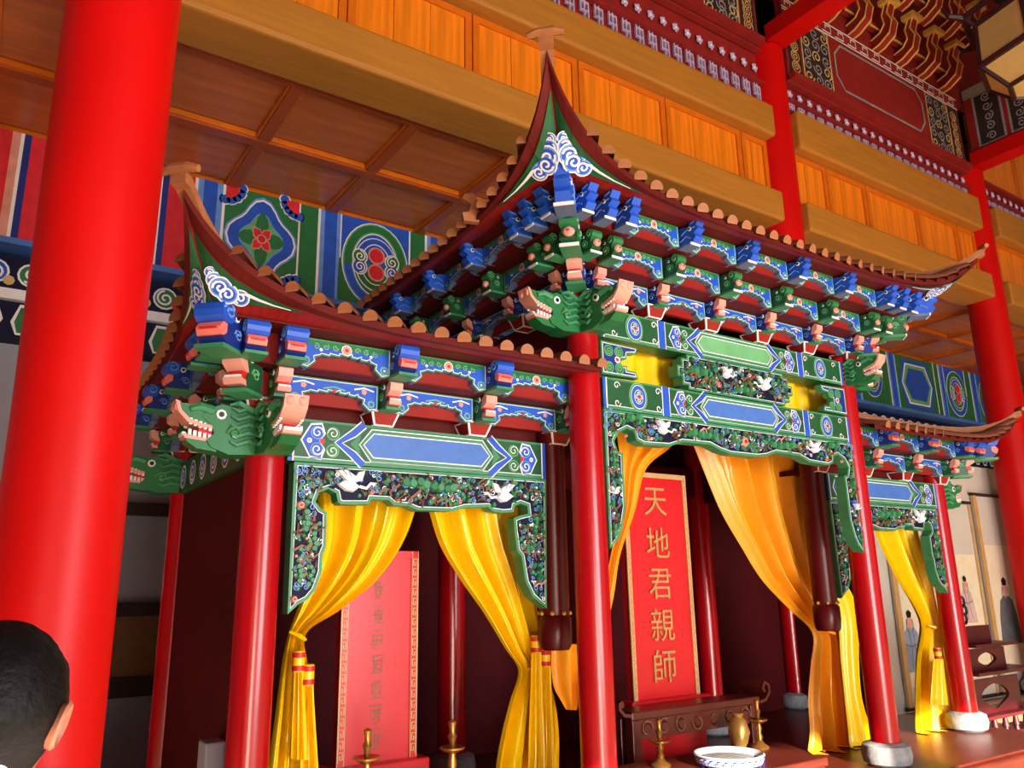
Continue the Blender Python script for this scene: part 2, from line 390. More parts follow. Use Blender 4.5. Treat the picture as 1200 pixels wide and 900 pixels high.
for i in range(7):
    s_bracket(8.7+.62*i, 5.63, 9.42, 1.0, 0, 'in the lowest row on top of the painted frieze'); s_bracket(9.0+.62*i, 5.33, 10.10, 1.0, 0, 'in the row carried on the lowest row'); s_bracket(9.0+.62*i, 5.03, 10.78, 1.0, 0, 'in the topmost row under the dark roof')
for i in range(4): s_bracket(12.95, 4.2-.6*i, 9.66, 1.0, -PI/2, 'in the lower row above the far cross beam'); s_bracket(12.62, 4.2-.6*i, 10.34, 1.0, -PI/2, 'in the upper row above the far cross beam')
tag(box('bracket_backing', 3, 20, 5.64, 5.75, 9.4, 12.4, 'frieze_red'), 'dark red boarding behind the gilded brackets', 'boarding')
# palace lantern
def lantern(x, y, z, r):
    t = empty('palace_lantern', (x, y, z), 'hexagonal hanging lantern with cream panes and dark frame near the gilded brackets', 'lantern')
    V = lambda rr, zz: [Vector((x+rr*math.cos(PI/3*k+.3), y+rr*math.sin(PI/3*k+.3), zz)) for k in range(6)]
    lev = [(r*.55, z), (r, z+.35), (r*.95, z+1.0), (r*1.15, z+1.15)]
    for (ra, za), (rb, zb) in zip(lev[:-1], lev[1:]):
        A, B = V(ra, za), V(rb, zb)
        for k in range(6):
            c = (k+1) % 6
            if rb != r*1.15:
                g = G(); g.face([A[k], A[c], B[c], B[k]], 'lan_pane'); g.obj('pane', t)
            g = G(); g.tube([A[k], B[k]], .035, 'lan_frame', 6); g.tube([A[k], A[c]], .035, 'lan_frame', 6); g.tube([B[k], B[c]], .045, 'lan_frame', 6); g.obj('frame_bar', t)
    A = V(r*.55, z); g = G(); g.face(A, 'lan_pane'); g.obj('pane', t)
    A = V(r*1.15, z+1.15)
    for k in range(6):
        g = G(); p = A[k]; o_ = (p-Vector((x, y, p.z))).normalized()
        g.tube([p, p+o_*.18+Vector((0, 0, .05)), p+o_*.26+Vector((0, 0, .2))], [.05, .04, .02], 'lan_frame', 6); g.obj('carved_tip', t)
    g = G(); g.tube([(x, y, z+1.1), (x, y, 12.4)], .02, 'lan_frame', 6); g.obj('cord', t)
lp = W(1216, 78, 3.9); lantern(lp.x, 3.9, lp.z-.25, .72)
# painted beam along the back wall
pb = empty('painted_beam', (6, 8.5, 4.83), 'wide blue and green painted beam with flower medallions along the back wall', 'beam')
PZ0, PZ1 = 4.83, 5.94
box('beam_core', -5, 20, 8.32, 8.74, PZ0, PZ1, 'green_h', pb); box('underside_board', -5, 20, 8.28, 8.74, PZ0-.04, PZ0+.02, 'blue_p', pb)
def band(d, x0, x1, m, lay=1): d.poly([(x0, PZ0), (x1, PZ0), (x1, PZ1), (x0, PZ1)], m, lay)
def flower(d, u, v, r, asp=1.25):
    for lay, k, m in ((2, 1.0, 'blue_l'), (3, .95, 'white'), (4, .9, 'blue'), (5, .62, 'blue_l'), (6, .58, 'green_l')):
        d.poly([(u+r*k*(1-.22*math.cos(4*t)**2*0-.25*math.sin(2*t)**2)*math.cos(t), v+asp*r*k*(1-.25*math.sin(2*t)**2)*math.sin(t)) for t in [2*PI*i/28 for i in range(28)]], m, lay)
    for k in range(4):
        t = PI/2*k; c, s = math.cos(t), math.sin(t); q = lambda a, b: (u+r*(a*c-b*s), v+asp*r*(a*s+b*c))
        d.poly([q(.1, 0), q(.3, .18), q(.48, .14), q(.66, 0), q(.48, -.14), q(.3, -.18)], 'green_h', 7)
        t += PI/4; c, s = math.cos(t), math.sin(t); q2 = lambda a, b: (u+r*(a*c-b*s), v+asp*r*(a*s+b*c))
        d.poly([q2(0, -.1), q2(.2, -.13), q2(.36, 0), q2(.2, .13), q2(0, .1)], 'pink', 8); d.poly([q2(0, -.07), q2(.2, -.1), q2(.32, 0), q2(.2, .1), q2(0, .07)], 'red_b', 9)
    d.disc(u, v, r*.14, 'pink', 10); d.disc(u, v, r*.1, 'red', 11)
def cloudmed(d, u, v, r, asp=1.3):
    d.poly([(u-r*1.12, PZ0), (u+r*1.12, PZ0), (u+r*1.12, v), (u-r*1.12, v)], 'green_h', 2)
    def arc(rr, a0, a1, wd, m, lay): d.stroke([(u+rr*math.cos(a0+(a1-a0)*k/16), v+asp*rr*math.sin(a0+(a1-a0)*k/16)) for k in range(17)], wd, m, lay)
    for sg, m in ((1, 'green_h'), (-1, 'blue')):
        a0, a1 = sg*(-.12), sg*(PI+.12)
        arc(r*.86, a0, a1, r*.36, 'white', 3+.1*sg); arc(r*.86, a0, a1, r*.30, 'blue_l' if sg < 0 else 'green_l', 4+.1*sg); arc(r*.86, a0, a1, r*.22, m, 5+.1*sg)
        arc(r*.55, a0, a1, r*.22, 'white', 6+.1*sg); arc(r*.55, a0, a1, r*.16, 'blue' if sg > 0 else 'green_h', 7+.1*sg)
        for q in (-1, 1): d.curl(u+q*r*.5, v+sg*r*.16, r*.24, 8, m, 'white', PI/2*sg, q*sg)
        d.disc(u, v+sg*r*.26, r*.27, 'pink', 11, 12); d.disc(u, v+sg*r*.26, r*.22, 'red_b', 12, 12)
def corners(d, x0, x1):
    for x, s in ((x0, 1), (x1, -1)):
        for z, q in ((PZ0, 1), (PZ1, -1)):
            for k in range(5):
                t = PI/8*k*1.0; d.disc(x+s*.17*math.cos(t), z+q*.17*math.sin(t), .055, 'blue', 3, 8); d.disc(x+s*.17*math.cos(t), z+q*.17*math.sin(t), .07, 'white', 2, 8)
            d.poly([(x, z)]+[(x+s*.15*math.cos(t), z+q*.15*math.sin(t)) for t in [PI/12*k for k in range(7)]], 'red_b', 4)
def section(x0, x1, kind):
    d = D(front(8.32)); d.ST = .003
    c = (x0+x1)/2; zc = (PZ0+PZ1)/2
    if kind == 'flower': band(d, x0, x1, 'green_h'); corners(d, x0, x1); flower(d, c, zc, min(.5, (x1-x0)*.5))
    elif kind == 'cloud': band(d, x0, x1, 'blue'); cloudmed(d, c, zc, min(.42, (x1-x0)*.47))
    elif kind == 'bars':
        band(d, x0, x1, 'white'); h = (x1-x0)/2
        band(d, x0+.02, x0+h-.03, 'green_h', 2); band(d, x0+h, x0+h+.05, 'blue_l', 2); band(d, x0+h+.05, x1-.06, 'blue', 3); band(d, x1-.06, x1-.015, 'blue_l', 2)
    elif kind == 'bluebar': band(d, x0, x1, 'white'); band(d, x0+.03, x1-.03, 'blue_l', 2); band(d, x0+.09, x1-.09, 'blue', 3)
    elif kind == 'hexa':
        band(d, x0, x1, 'green_h')
        for lay, k, m in ((2, .06, 'blue'), (3, .14, 'white'), (4, .17, 'green_l'), (5, .24, 'blue')):
            d.poly([(x0+k, zc), (x0+k+.18, PZ1-k), (x1-k-.18, PZ1-k), (x1-k, zc), (x1-k-.18, PZ0+k), (x0+k+.18, PZ0+k)], m, lay)
    elif kind == 'red':
        band(d, x0, x1, 'red_b'); x = x0+.1
        while x < x1-.2:
            band(d, x, x+.07, 'pink', 2); band(d, x+.07, x+.1, 'white', 2); band(d, x+.1, x+.16, 'blue_d', 2); x += .42
    d.obj('painted_section', pb)
for a, b, k in ((-4, 1.56, 'red'), (1.56, 1.88, 'bluebar'), (1.88, 2.7, 'flower'), (2.7, 3.22, 'bars'), (3.22, 4.1, 'cloud'), (4.1, 4.6, 'bars'), (4.6, 6.2, 'hexa'), (6.2, 6.7, 'bars'), (6.7, 7.6, 'cloud'),
                (11.9, 12.4, 'bars'), (12.4, 13.1, 'flower'), (13.1, 13.42, 'bluebar'), (13.42, 14.12, 'cloud'), (14.12, 14.64, 'bars'), (14.64, 16.0, 'hexa'), (16.0, 16.4, 'bars'), (16.4, 17.2, 'cloud'), (17.2, 17.7, 'bars'), (17.7, 18.6, 'cloud')):
    section(a, b, k)
lb = empty('painted_beam', (6, 8.6, 4.0), 'narrow painted lower beam with curls and a white moulding under the wide painted beam', 'beam')
box('beam_core', -5, 20, 8.5, 8.74, 3.95, 4.75, 'navy', lb); box('white_moulding', -5, 20, 8.42, 8.6, 4.30, 4.40, 'white', lb)
d = D(front(8.5)); d.ST = .003
for i in range(70):
    x = -1+i*.3
    if 4.4 < x < 10.5: continue
    d.curl(x, 4.58, .12, 1, 'blue' if i % 2 else 'green_h', 'white', i, 1); d.disc(x+.12, 4.5, .05, 'gold_paint' if i % 2 else 'red', 4, 8)
    d.poly([(x-.12, 4.1), (x-.06, 4.28), (x+.06, 4.28), (x+.12, 4.12), (x+.05, 3.98), (x-.07, 3.98)], 'white', 1); d.poly([(x-.09, 4.1), (x-.05, 4.25), (x+.05, 4.25), (x+.09, 4.12), (x+.04, 4.0), (x-.06, 4.0)], 'blue' if i % 2 else 'green_h', 2)
d.obj('painting', lb)
# ================================================================== THE SHRINE
Ax, Bx, Cx, Dx = 1.148, 2.863, 5.383, 7.098
YF, YS = 3.5, 3.85                      # column rows: central bay, side bays
MID = (Bx+Cx)/2
SH = empty('carved_shrine', (MID, 4.5, 0), 'carved three-bay wooden shrine with blue and green brackets, red columns and upturned roofs', 'shrine')
def scol(x, y, r, z0, z1, m='lacquer', base=True, name='column'):
    g = G(); g.lathe([(r, z0), (r, (z0+z1)/2), (r*.97, z1)], m, (x, y, 0), 28); o = g.obj(name, SH, True)
    if base:
        g = G(); g.lathe([(r*1.25, .40), (r*1.6, .42), (r*1.72, .47), (r*1.6, .53), (r*1.15, .55)], 'stone', (x, y, 0), 28); g.obj('stone_base', o, True)
    return o
box('platform', .75, 7.5, 3.15, 5.75, 0, .385, 'rosewood', SH, .02); box('platform_deck', .85, 7.4, 3.2, 5.7, .385, .40, 'rosewood', SH)
for x, y, z1 in ((Ax, YS, 2.5), (Dx, YS, 2.5), (Bx, YF, 3.25), (Cx, YF, 3.25), (Ax, 5.53, 2.5), (Dx, 5.53, 2.5), (Bx, 5.05, 3.2), (Cx, 5.05, 3.2)):
    scol(x, y, .095, .5, z1)
for x in (Bx, Cx):                       # hanging inner posts of the side bays
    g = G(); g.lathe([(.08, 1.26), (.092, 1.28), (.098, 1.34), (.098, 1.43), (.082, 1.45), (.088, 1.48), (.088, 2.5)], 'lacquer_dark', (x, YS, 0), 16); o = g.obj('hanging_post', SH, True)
    g = G()
    for k in range(8): g.ell((x+.09*math.cos(PI/4*k), YS+.09*math.sin(PI/4*k), 1.46), .012, .012, .012, 'gold_br', 6, 4)
    g.obj('gilt_stud', o)
# dark red inner walls and ceilings
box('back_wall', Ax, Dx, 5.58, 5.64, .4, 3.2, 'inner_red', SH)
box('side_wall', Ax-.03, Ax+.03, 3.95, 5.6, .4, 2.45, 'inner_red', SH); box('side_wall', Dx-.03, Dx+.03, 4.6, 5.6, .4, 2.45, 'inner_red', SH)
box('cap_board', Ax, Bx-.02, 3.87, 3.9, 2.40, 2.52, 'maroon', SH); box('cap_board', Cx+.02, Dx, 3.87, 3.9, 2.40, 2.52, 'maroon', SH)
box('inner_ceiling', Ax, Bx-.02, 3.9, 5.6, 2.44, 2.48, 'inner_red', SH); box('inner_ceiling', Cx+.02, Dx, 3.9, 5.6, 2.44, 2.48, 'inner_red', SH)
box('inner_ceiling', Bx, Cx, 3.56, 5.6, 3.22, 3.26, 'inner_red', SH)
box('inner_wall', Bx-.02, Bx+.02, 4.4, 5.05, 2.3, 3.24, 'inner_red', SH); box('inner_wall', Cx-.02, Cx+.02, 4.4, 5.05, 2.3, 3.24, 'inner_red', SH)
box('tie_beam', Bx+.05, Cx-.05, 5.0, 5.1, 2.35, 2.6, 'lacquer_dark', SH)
# ---------------- painted lintels
def heart(d, u, v, r, s, asp=1):          # double scroll head pointing to -s
    d.poly([(u-s*r*1.5, v), (u-s*r*.5, v+r*1.75), (u+s*r*.7, v+r*1.9), (u+s*r*1.1, v+r*.8), (u+s*r*.5, v), (u+s*r*1.1, v-r*.8), (u+s*r*.7, v-r*1.9), (u-s*r*.5, v-r*1.75)], 'white', 2)
    d.poly([(u-s*r*1.32, v), (u-s*r*.45, v+r*1.55), (u+s*r*.6, v+r*1.7), (u+s*r*.9, v+r*.8), (u+s*r*.4, v), (u+s*r*.9, v-r*.8), (u+s*r*.6, v-r*1.7), (u-s*r*.45, v-r*1.55)], 'blue', 3)
    for q in (-1, 1): d.disc(u+s*r*.2, v+q*r*.85, r*.7, 'blue_l', 4, 12); d.disc(u+s*r*.2, v+q*r*.85, r*.58, 'blue', 5, 12); d.spiral(u+s*r*.2, v+q*r*.85, r*.62, r*.13, 'white', 6, 1.25, 0 if s > 0 else PI, q*s)
    d.disc(u-s*r*.6, v, r*.28, 'white', 4, 8); d.disc(u-s*r*.6, v, r*.17, 'gold_paint', 5, 8); d.disc(u+s*r*.75, v, r*.3, 'red', 4, 6)
def chevron(d, u, v, h, s, m='blue'):
    pts = [(u+s*h*.42, v+h*.5), (u+s*h*.16, v+h*.26), (u-s*h*.22, v), (u+s*h*.16, v-h*.26), (u+s*h*.42, v-h*.5)]
    d.stroke(pts, h*.22, 'white', 2); d.stroke(pts, h*.16, m, 3)
def gspir(d, u, v, r, s):
    for q in (-1, 1): d.disc(u, v+q*r*1.25, r, 'green_l', 2, 12); d.disc(u, v+q*r*1.25, r*.86, 'green_h', 3, 12); d.spiral(u, v+q*r*1.25, r*.86, r*.13, 'white', 4, 1.25, PI if s > 0 else 0, -q*s)
def hexpanel(d, x0, x1, z0, z1, m):
    z = (z0+z1)/2; h = z1-z0; t = h*.42
    for lay, k, mm in ((2, -.016, 'white'), (3, -.010, 'green_m'), (4, .006, 'white'), (5, .012, m)):
        d.poly([(x0+k, z), (x0+t+k*.5, z1-k), (x1-t-k*.5, z1-k), (x1-k, z), (x1-t-k*.5, z0+k), (x0+t+k*.5, z0+k)], mm, lay)
def medallion(d, u, v, r):
    for lay, k, mm in ((2, 1.12, 'green_l'), (3, 1.0, 'green_h'), (4, .92, 'white'), (5, .86, 'blue'), (6, .55, 'white'), (7, .5, 'green_h')): d.disc(u, v, r*k*.8, mm, lay, 18, r*k)
    for k in range(4): d.disc(u+r*.22*math.cos(PI/2*k), v+r*.26*math.sin(PI/2*k), r*.16, 'white', 8, 8); d.disc(u+r*.22*math.cos(PI/2*k), v+r*.26*math.sin(PI/2*k), r*.11, 'blue_l', 9, 8)
    d.disc(u, v, r*.16, 'red', 10, 8)
def lintel(x0, x1, z0, z1, y, kind, panel):
    o = box('lintel', x0, x1, y, y+.14, z0, z1, 'green_d', SH)
    d = D(front(y)); L = x1-x0; H = z1-z0; v = (z0+z1)/2
    d.stroke([(x0, z1-.006), (x1, z1-.006)], .012, 'green_m', 1); d.stroke([(x0, z0+.008), (x1, z0+.008)], .018, 'green_m', 1); d.stroke([(x0, z0+.019), (x1, z0+.019)], .004, 'white', 2)
    e = 0 if kind == 'side' else .2
    for s, b in ((1, x0), (-1, x1)):
        d.poly([(b, z0), (b+s*.022, z0), (b+s*.022, z1), (b, z1)], 'blue', 2); d.poly([(b+s*.022, z0), (b+s*.03, z0), (b+s*.03, z1), (b+s*.022, z1)], 'white', 2)
        if e:
            medallion(d, b+s*L*.115, v, H*.44)
            for q in (-1, 1):
                for k in (.045, .185): d.spiral(b+s*L*k, v+q*H*.28, H*.14, .006, 'white', 2, 1.1, 0, q, 10)
            d.poly([(b+s*L*.198, z0), (b+s*L*.226, z0), (b+s*L*.226, z1), (b+s*L*.198, z1)], 'white', 2); d.poly([(b+s*(L*.198+.006), z0), (b+s*(L*.226-.006), z0), (b+s*(L*.226-.006), z1), (b+s*(L*.198+.006), z1)], 'blue', 3)
        k0 = L*(e+.055) if e else L*.07
        heart(d, b+s*(k0+H*.12), v, H*.235, s); gspir(d, b+s*(k0+H*.56), v, H*.165, s); chevron(d, b+s*(k0+H*.92), v, H, s)
        if kind == 'side': d.poly([(b+s*(k0+H*1.0), v), (b+s*(k0+H*1.28), v+H*.28), (b+s*(k0+H*1.22), v), (b+s*(k0+H*1.28), v-H*.28)], 'green_m', 2)
    a = (k0+H*1.3) if kind == 'side' else (k0+H*1.15)
    hexpanel(d, x0+a, x1-a, z0+H*.16, z1-H*.16, panel)
    d.obj('painting', o); return o
lintel(1.235, 2.775, 2.22, 2.43, 3.78, 'side', 'blue_p')
lintel(5.47, 7.01, 2.22, 2.43, 3.78, 'side', 'blue_p')
lintel(2.945, 5.30, 3.03, 3.21, 3.43, 'mid', 'green_l')
lintel(2.945, 5.30, 2.60, 2.785, 3.43, 'mid', 'blue_p')
# side lintels seen end-on and along the left flank
d = D(leftf(Ax-.06)); d.slab([(3.95, 2.22), (5.45, 2.22), (5.45, 2.42), (3.95, 2.42)], -.06, 0, 'green_d')
for i in range(6): d.curl(4.1+.25*i, 2.32, .075, 1, 'blue', 'white', i, 1)
d.obj('lintel', SH)
# ---------------- carved aprons (relief of cranes, pines and clouds)
def crane(d, u, v, s, f, lay=6):
    w = lambda pts: [(u+f*a*s, v+b*s) for a, b in pts]
    d.relief(w([(-.5, .05), (-.25, .2), (.1, .16), (.35, .0), (.1, -.2), (-.2, -.16)]), .022, 'white')
    d.relief(w([(-.15, .1), (-.55, .5), (-.2, .55), (.15, .35), (.2, .1)]), .028, 'white'); d.relief(w([(.0, .1), (.25, .5), (.5, .55), (.4, .2)]), .018, 'white')
    d.stroke(w([(.3, .0), (.55, -.05), (.7, .12), (.9, .1)]), .1*s, 'white', 12); d.stroke(w([(.86, .1), (1.05, .06)]), .04*s, 'black', 13)
    d.stroke(w([(-.2, .35), (-.35, .5)]), .04*s, 'grey', 26); d.stroke(w([(-.05, .3), (-.15, .5)]), .04*s, 'grey', 26); d.relief(w([(-.5, .05), (-.75, -.05), (-.6, -.12), (-.4, -.05)]), .015, 'navy')
def pine(d, u, v, r):
    for k in range(4): d.bump_disc(u+(k-1.5)*r*.8, v+random.uniform(-.2, .2)*r, r*.62, .014+.004*(k % 3), 'green_m' if k % 2 else 'green_h', 9)
def branch(d, u, v, r, m='brown'):
    d.stroke([(u-r, v-r*.4), (u-r*.3, v+.05*r), (u+.2*r, v-.1*r), (u+r, v+r*.5)], r*.22, m, 9); d.stroke([(u, v), (u+r*.2, v-r*.6)], r*.16, m, 9)
def vpine(d, u, v, r):
    for k in range(4): d.bump_disc(u+random.uniform(-.25, .25)*r, v+(k-1.5)*r*.75, r*.6, .014+.004*(k % 3), 'green_m' if k % 2 else 'green_h', 9)
def cloud(d, u, v, r):
    for k in range(3): d.spiral(u+(k-1)*r*.8, v+(k % 2)*r*.4, r*.5, r*.15, 'blue_l', 4, 1.4, k, 1 if k % 2 else -1, 10)
def bloom(d, u, v, r):
    d.bump_disc(u, v, r, .016, 'pink', 8); d.bump_disc(u, v, r*.5, .022, 'red', 6)
def apron(pts, y, items, name='carved_apron', frame=.02):
    d = D(front(y)); d.slab(pts, -.08, 0, 'green_m')
    o = d.obj(name, SH)
    d = D(front(y)); d.poly(inset(pts, frame*.8), 'white', 1); d.poly(inset(pts, frame), 'navy', 2); d.obj('field', o)
    for it in items:
        d = D(front(y-.003)); globals()[it[0]](d, *it[1:]); d.obj(NAMES[it[0]], o)
    scatter(pts, y, items, frame, o); return o
NAMES = dict(crane='crane', pine='pine_foliage', vpine='pine_foliage', branch='branch', cloud='cloud_scroll', bloom='blossom')
def inside(p, poly):
    c = False
    for i in range(len(poly)):
        a, b = poly[i-1], poly[i]
        if (a[1] > p[1]) != (b[1] > p[1]) and p[0] < (b[0]-a[0])*(p[1]-a[1])/(b[1]-a[1])+a[0]: c = not c
    return c
def scatter(pts, y, items, frame, o):
    rnd = random.Random(len(pts)); d = D(front(y-.003)); ins = inset(pts, frame*1.5)
    x0, x1 = min(p[0] for p in pts), max(p[0] for p in pts); z0, z1 = min(p[1] for p in pts), max(p[1] for p in pts)
    big = [(it[1], it[2], it[3]*.6) for it in items if it[0] in ('crane',)]
    for k in range(int(2600*(x1-x0)*(z1-z0))):
        u, v = rnd.uniform(x0, x1), rnd.uniform(z0, z1)
        if not inside((u, v), ins) or any(abs(u-a)+abs(v-b) < r for a, b, r in big): continue
        q = rnd.random(); r = rnd.uniform(.010, .019); an = rnd.uniform(0, PI)
        if q < .42: d.bump_disc(u, v, r, rnd.uniform(.006, .014), rnd.choice(('green_m', 'green_d', 'green_h')), 6)
        elif q < .63: d.stroke([(u-1.6*r*math.cos(an), v-1.6*r*math.sin(an)), (u, v+r*.3), (u+1.6*r*math.cos(an), v+1.6*r*math.sin(an))], .009, rnd.choice(('carve_brown', 'brown', 'carve_brown')), rnd.choice((5, 7, 9)))
        elif q < .84: d.spiral(u, v, r*1.1, .005, rnd.choice(('blue_l', 'white', 'blue_l')), 6, 1.2, an, 1, 8)
        elif q < .92: d.bump_disc(u, v, r*.6, .010, rnd.choice(('white', 'blue', 'blue_l', 'white', 'pink')), 5)
        else: d.stroke([(u, v-r), (u+r*.5, v+r)], .006, 'black', 8)
    o2 = d.obj('leaf_carving', o); o2['kind'] = 'stuff'
Lpx = [(345, 541), (640, 562), (641, 713), (624, 699), (616, 682), (611, 652), (606, 645), (603, 622), (602, 607), (610, 604), (619, 602), (618, 593), (610, 590), (603, 593), (602, 600), (590, 601), (577, 599), (572, 594), (545, 595), (530, 599), (490, 598), (478, 593), (462, 592), (455, 586), (435, 585), (433, 591), (400, 591), (396, 588), (394, 578), (385, 573), (374, 577), (370, 588), (376, 596), (383, 600), (382, 640), (378, 650), (377, 670), (373, 682), (369, 692), (360, 703), (350, 708), (337, 720)]
Lp = ln(Lpx, 3.78)[::-1]
def L2(px, py): return ln([(px, py)], 3.78)[0]
its = [('crane', *L2(410, 570), .15, 1), ('crane', *L2(588, 583), .145, -1), ('pine', *L2(487, 565), .05), ('pine', *L2(519, 571), .047), ('branch', *L2(478, 582), .07), ('branch', *L2(520, 586), .06), ('branch', *L2(455, 574), .06),
       ('cloud', *L2(357, 553), .04), ('cloud', *L2(362, 566), .04), ('cloud', *L2(628, 570), .035), ('cloud', *L2(358, 580), .03), ('vpine', *L2(360, 610), .035), ('branch', *L2(362, 618), .05), ('vpine', *L2(368, 634), .03), ('branch', *L2(356, 640), .05, 'tile_end'), ('branch', *L2(361, 655), .045),
       ('vpine', *L2(350, 672), .03), ('vpine', *L2(364, 672), .026), ('cloud', *L2(352, 688), .03), ('bloom', *L2(344, 702), .018), ('bloom', *L2(352, 592), .022),
       ('vpine', *L2(627, 615), .03), ('branch', *L2(624, 632), .04), ('branch', *L2(629, 648), .045), ('vpine', *L2(632, 668), .024), ('branch', *L2(632, 684), .04, 'pink'), ('cloud', *L2(630, 597), .025), ('bloom', *L2(538, 588), .015), ('bloom', *L2(435, 577), .015), ('cloud', *L2(540, 565), .02), ('cloud', *L2(462, 562), .02)]
apron(Lp, 3.78, its)
mx = lambda p, c: (2*c-p[0], p[1])
its2 = []
for it in its:
    x, z = mx(it[1:3], MID); its2.append((it[0], x, z)+tuple((-v if it[0] == 'crane' and i == 1 else v) for i, v in enumerate(it[3:])))
apron([mx(p, MID) for p in Lp][::-1], 3.78, its2)
Cpx = [(704, 478), (711, 643), (725, 631), (729, 620), (733, 594), (731, 560), (730, 531), (724, 529), (720, 517), (725, 507), (735, 502), (743, 506), (746, 516), (755, 521), (785, 523), (800, 518), (832, 521), (845, 528), (857, 532)]
Ch = ln(Cpx, 3.43); zt_ = Ch[0][1]; Ch[0] = (2.945, zt_); Ch[1] = (2.945, Ch[1][1])
Cp = Ch+[mx(p, MID) for p in Ch[::-1]]
def C2(px, py): return ln([(px, py)], 3.43)[0]
hal = [('cloud', *C2(715, 487), .045), ('cloud', *C2(712, 500), .03), ('pine', *C2(742, 490), .04), ('branch', *C2(748, 503), .05), ('crane', *C2(776, 505), .115, 1), ('branch', *C2(800, 505), .05), ('pine', *C2(815, 508), .045), ('pine', *C2(832, 512), .04), ('branch', *C2(825, 503), .05, 'pink'), ('cloud', *C2(845, 517), .04),
       ('vpine', *C2(718, 537), .03), ('branch', *C2(716, 552), .05), ('crane', *C2(719, 577), .06, -1), ('branch', *C2(720, 595), .04), ('cloud', *C2(718, 607), .03), ('vpine', *C2(719, 622), .022), ('bloom', *C2(732, 511), .012), ('bloom', *C2(758, 514), .014)]
hal2 = []
for it in hal:
    x, z = mx(it[1:3], MID); hal2.append((it[0], x, z)+tuple((-v if it[0] == 'crane' and i == 1 else v) for i, v in enumerate(it[3:])))
apron(Cp, 3.43, hal+hal2+[('bloom', MID, 2.50, .04), ('cloud', MID-.1, 2.47, .04), ('cloud', MID+.1, 2.47, .04)])
# stepped carved plaque between the two lintels, corner fret pieces
pc = W(852, 448, 3.43); hw, hh = .56, .115
st = [(-1, -.3), (-.93, -.3), (-.93, -.75), (-.84, -.75), (-.84, -1), (.84, -1), (.84, -.75), (.93, -.75), (.93, -.3), (1, -.3), (1, .3), (.93, .3), (.93, .75), (.84, .75), (.84, 1), (-.84, 1), (-.84, .75), (-.93, .75), (-.93, .3), (-1, .3)]
pt = [(MID+a*hw, 2.91+b*hh) for a, b in st]
apron(pt, 3.43, [('pine', MID-.38, 2.93, .05), ('branch', MID-.3, 2.88, .08), ('branch', MID-.42, 2.9, .06), ('crane', MID-.12, 2.93, .10, 1), ('crane', MID+.25, 2.90, .13, -1), ('pine', MID+.02, 2.85, .04), ('branch', MID+.1, 2.94, .07), ('cloud', MID+.42, 2.90, .04), ('bloom', MID-.2, 2.86, .02), ('bloom', MID+.4, 2.85, .015)], 'carved_plaque', .016)
fp = ln([(702, 398), (747, 408), (745, 415), (735, 415), (734, 421), (728, 421), (728, 428), (735, 429), (735, 434), (745, 436), (748, 444), (703, 437)], 3.43); fp[0] = (2.945, fp[0][1]); fp[-1] = (2.945, fp[-1][1])
for f in (fp[::-1], [mx(p, MID) for p in fp]):
    cx = (min(p[0] for p in f)+max(p[0] for p in f))/2-.03*(1 if f[0][0] < MID else -1); cz = sum(p[1] for p in f)/len(f)
    d = D(front(3.43)); d.slab(f, -.05, 0, 'green_m'); o = d.obj('fret_bracket', SH)
    d = D(front(3.43)); d.poly(inset(f, .01), 'white', 1); d.poly(inset(f, .015), 'blue_d', 2)
    for k in range(4): d.curl(cx+.05*(-1 if k % 2 else 1)*.8-.02, cz+.05*(-1 if k < 2 else 1), .035, 3, 'green_h', 'green_l', k, 1)
    d.disc(cx, cz, .02, 'white', 7); d.disc(cx, cz, .012, 'red', 8); d.obj('painting', o)
# ---------------- bracket heads
def spiral3(g, x, c, r, wd, m, sgn, turns=1.4, n=10):
    P = []
    for k in range(n+1):
        a = 2*PI*turns*k/n; rr = r*(1-.8*k/n); P.append((x, -(c[0]+rr*math.cos(a)), c[1]+rr*math.sin(a)))
    g.tube(P, wd, m, 3, False)
def cyl(g, c, r, hw, m, n=10):
    A = [(-hw, -(c[0]+r*math.cos(2*PI*k/n)), c[1]+r*math.sin(2*PI*k/n)) for k in range(n)]; B = [(hw, p[1], p[2]) for p in A]
    g.grid([A, B], m, True); g.face(A, m); g.face(B[::-1], m)
def eyes(c, hw, r=.014):
    out = []
    for s in (-1, 1):
        g = G()
        for rr, dx, m in ((r, .004, 'white'), (r*.55, .007, 'black')):
            A = [(s*(hw+dx), -(c[0]+rr*math.cos(2*PI*k/8)), c[1]+rr*math.sin(2*PI*k/8)) for k in range(8)]; B = [(s*(hw-.005), p[1], p[2]) for p in A]
            g.face(A, m); g.grid([A, B], m, True)
        out.append(('eye', g.mesh('eye')))
    return out
HEADS = {}
def head_bird():
    g = G(); hw = .036
    g.ext([(0, 0), (.12, 0), (.145, .03), (.13, .055), (.165, .075), (.15, .10), (.175, .135), (.155, .15), (.14, .12), (.12, .145), (.1, .13), (.09, .105), (.04, .12), (0, .12)], hw, 'blue', .85)
    for s in (-1, 1):
        x = s*(hw+.001); g.tube([(x, -.02, .03), (x, -.07, .05), (x, -.1, .03)], .004, 'blue_l', 4); g.tube([(x, -.03, .07), (x, -.08, .09), (x*.9, -.14, .09)], .004, 'blue_l', 4); g.tube([(x*.9, -.11, .12), (x*.88, -.15, .13)], .004, 'blue_l', 4)
    sole = G(); sole.box(-.042, .042, -.105, 0, -.014, 0, 'grey_b'); sole.box(-.042, .042, -.111, -.105, -.014, 0, 'white')
    return g.mesh('bracket_head'), [*eyes((.1, .09), .034), ('sole', sole.mesh('sole'))]
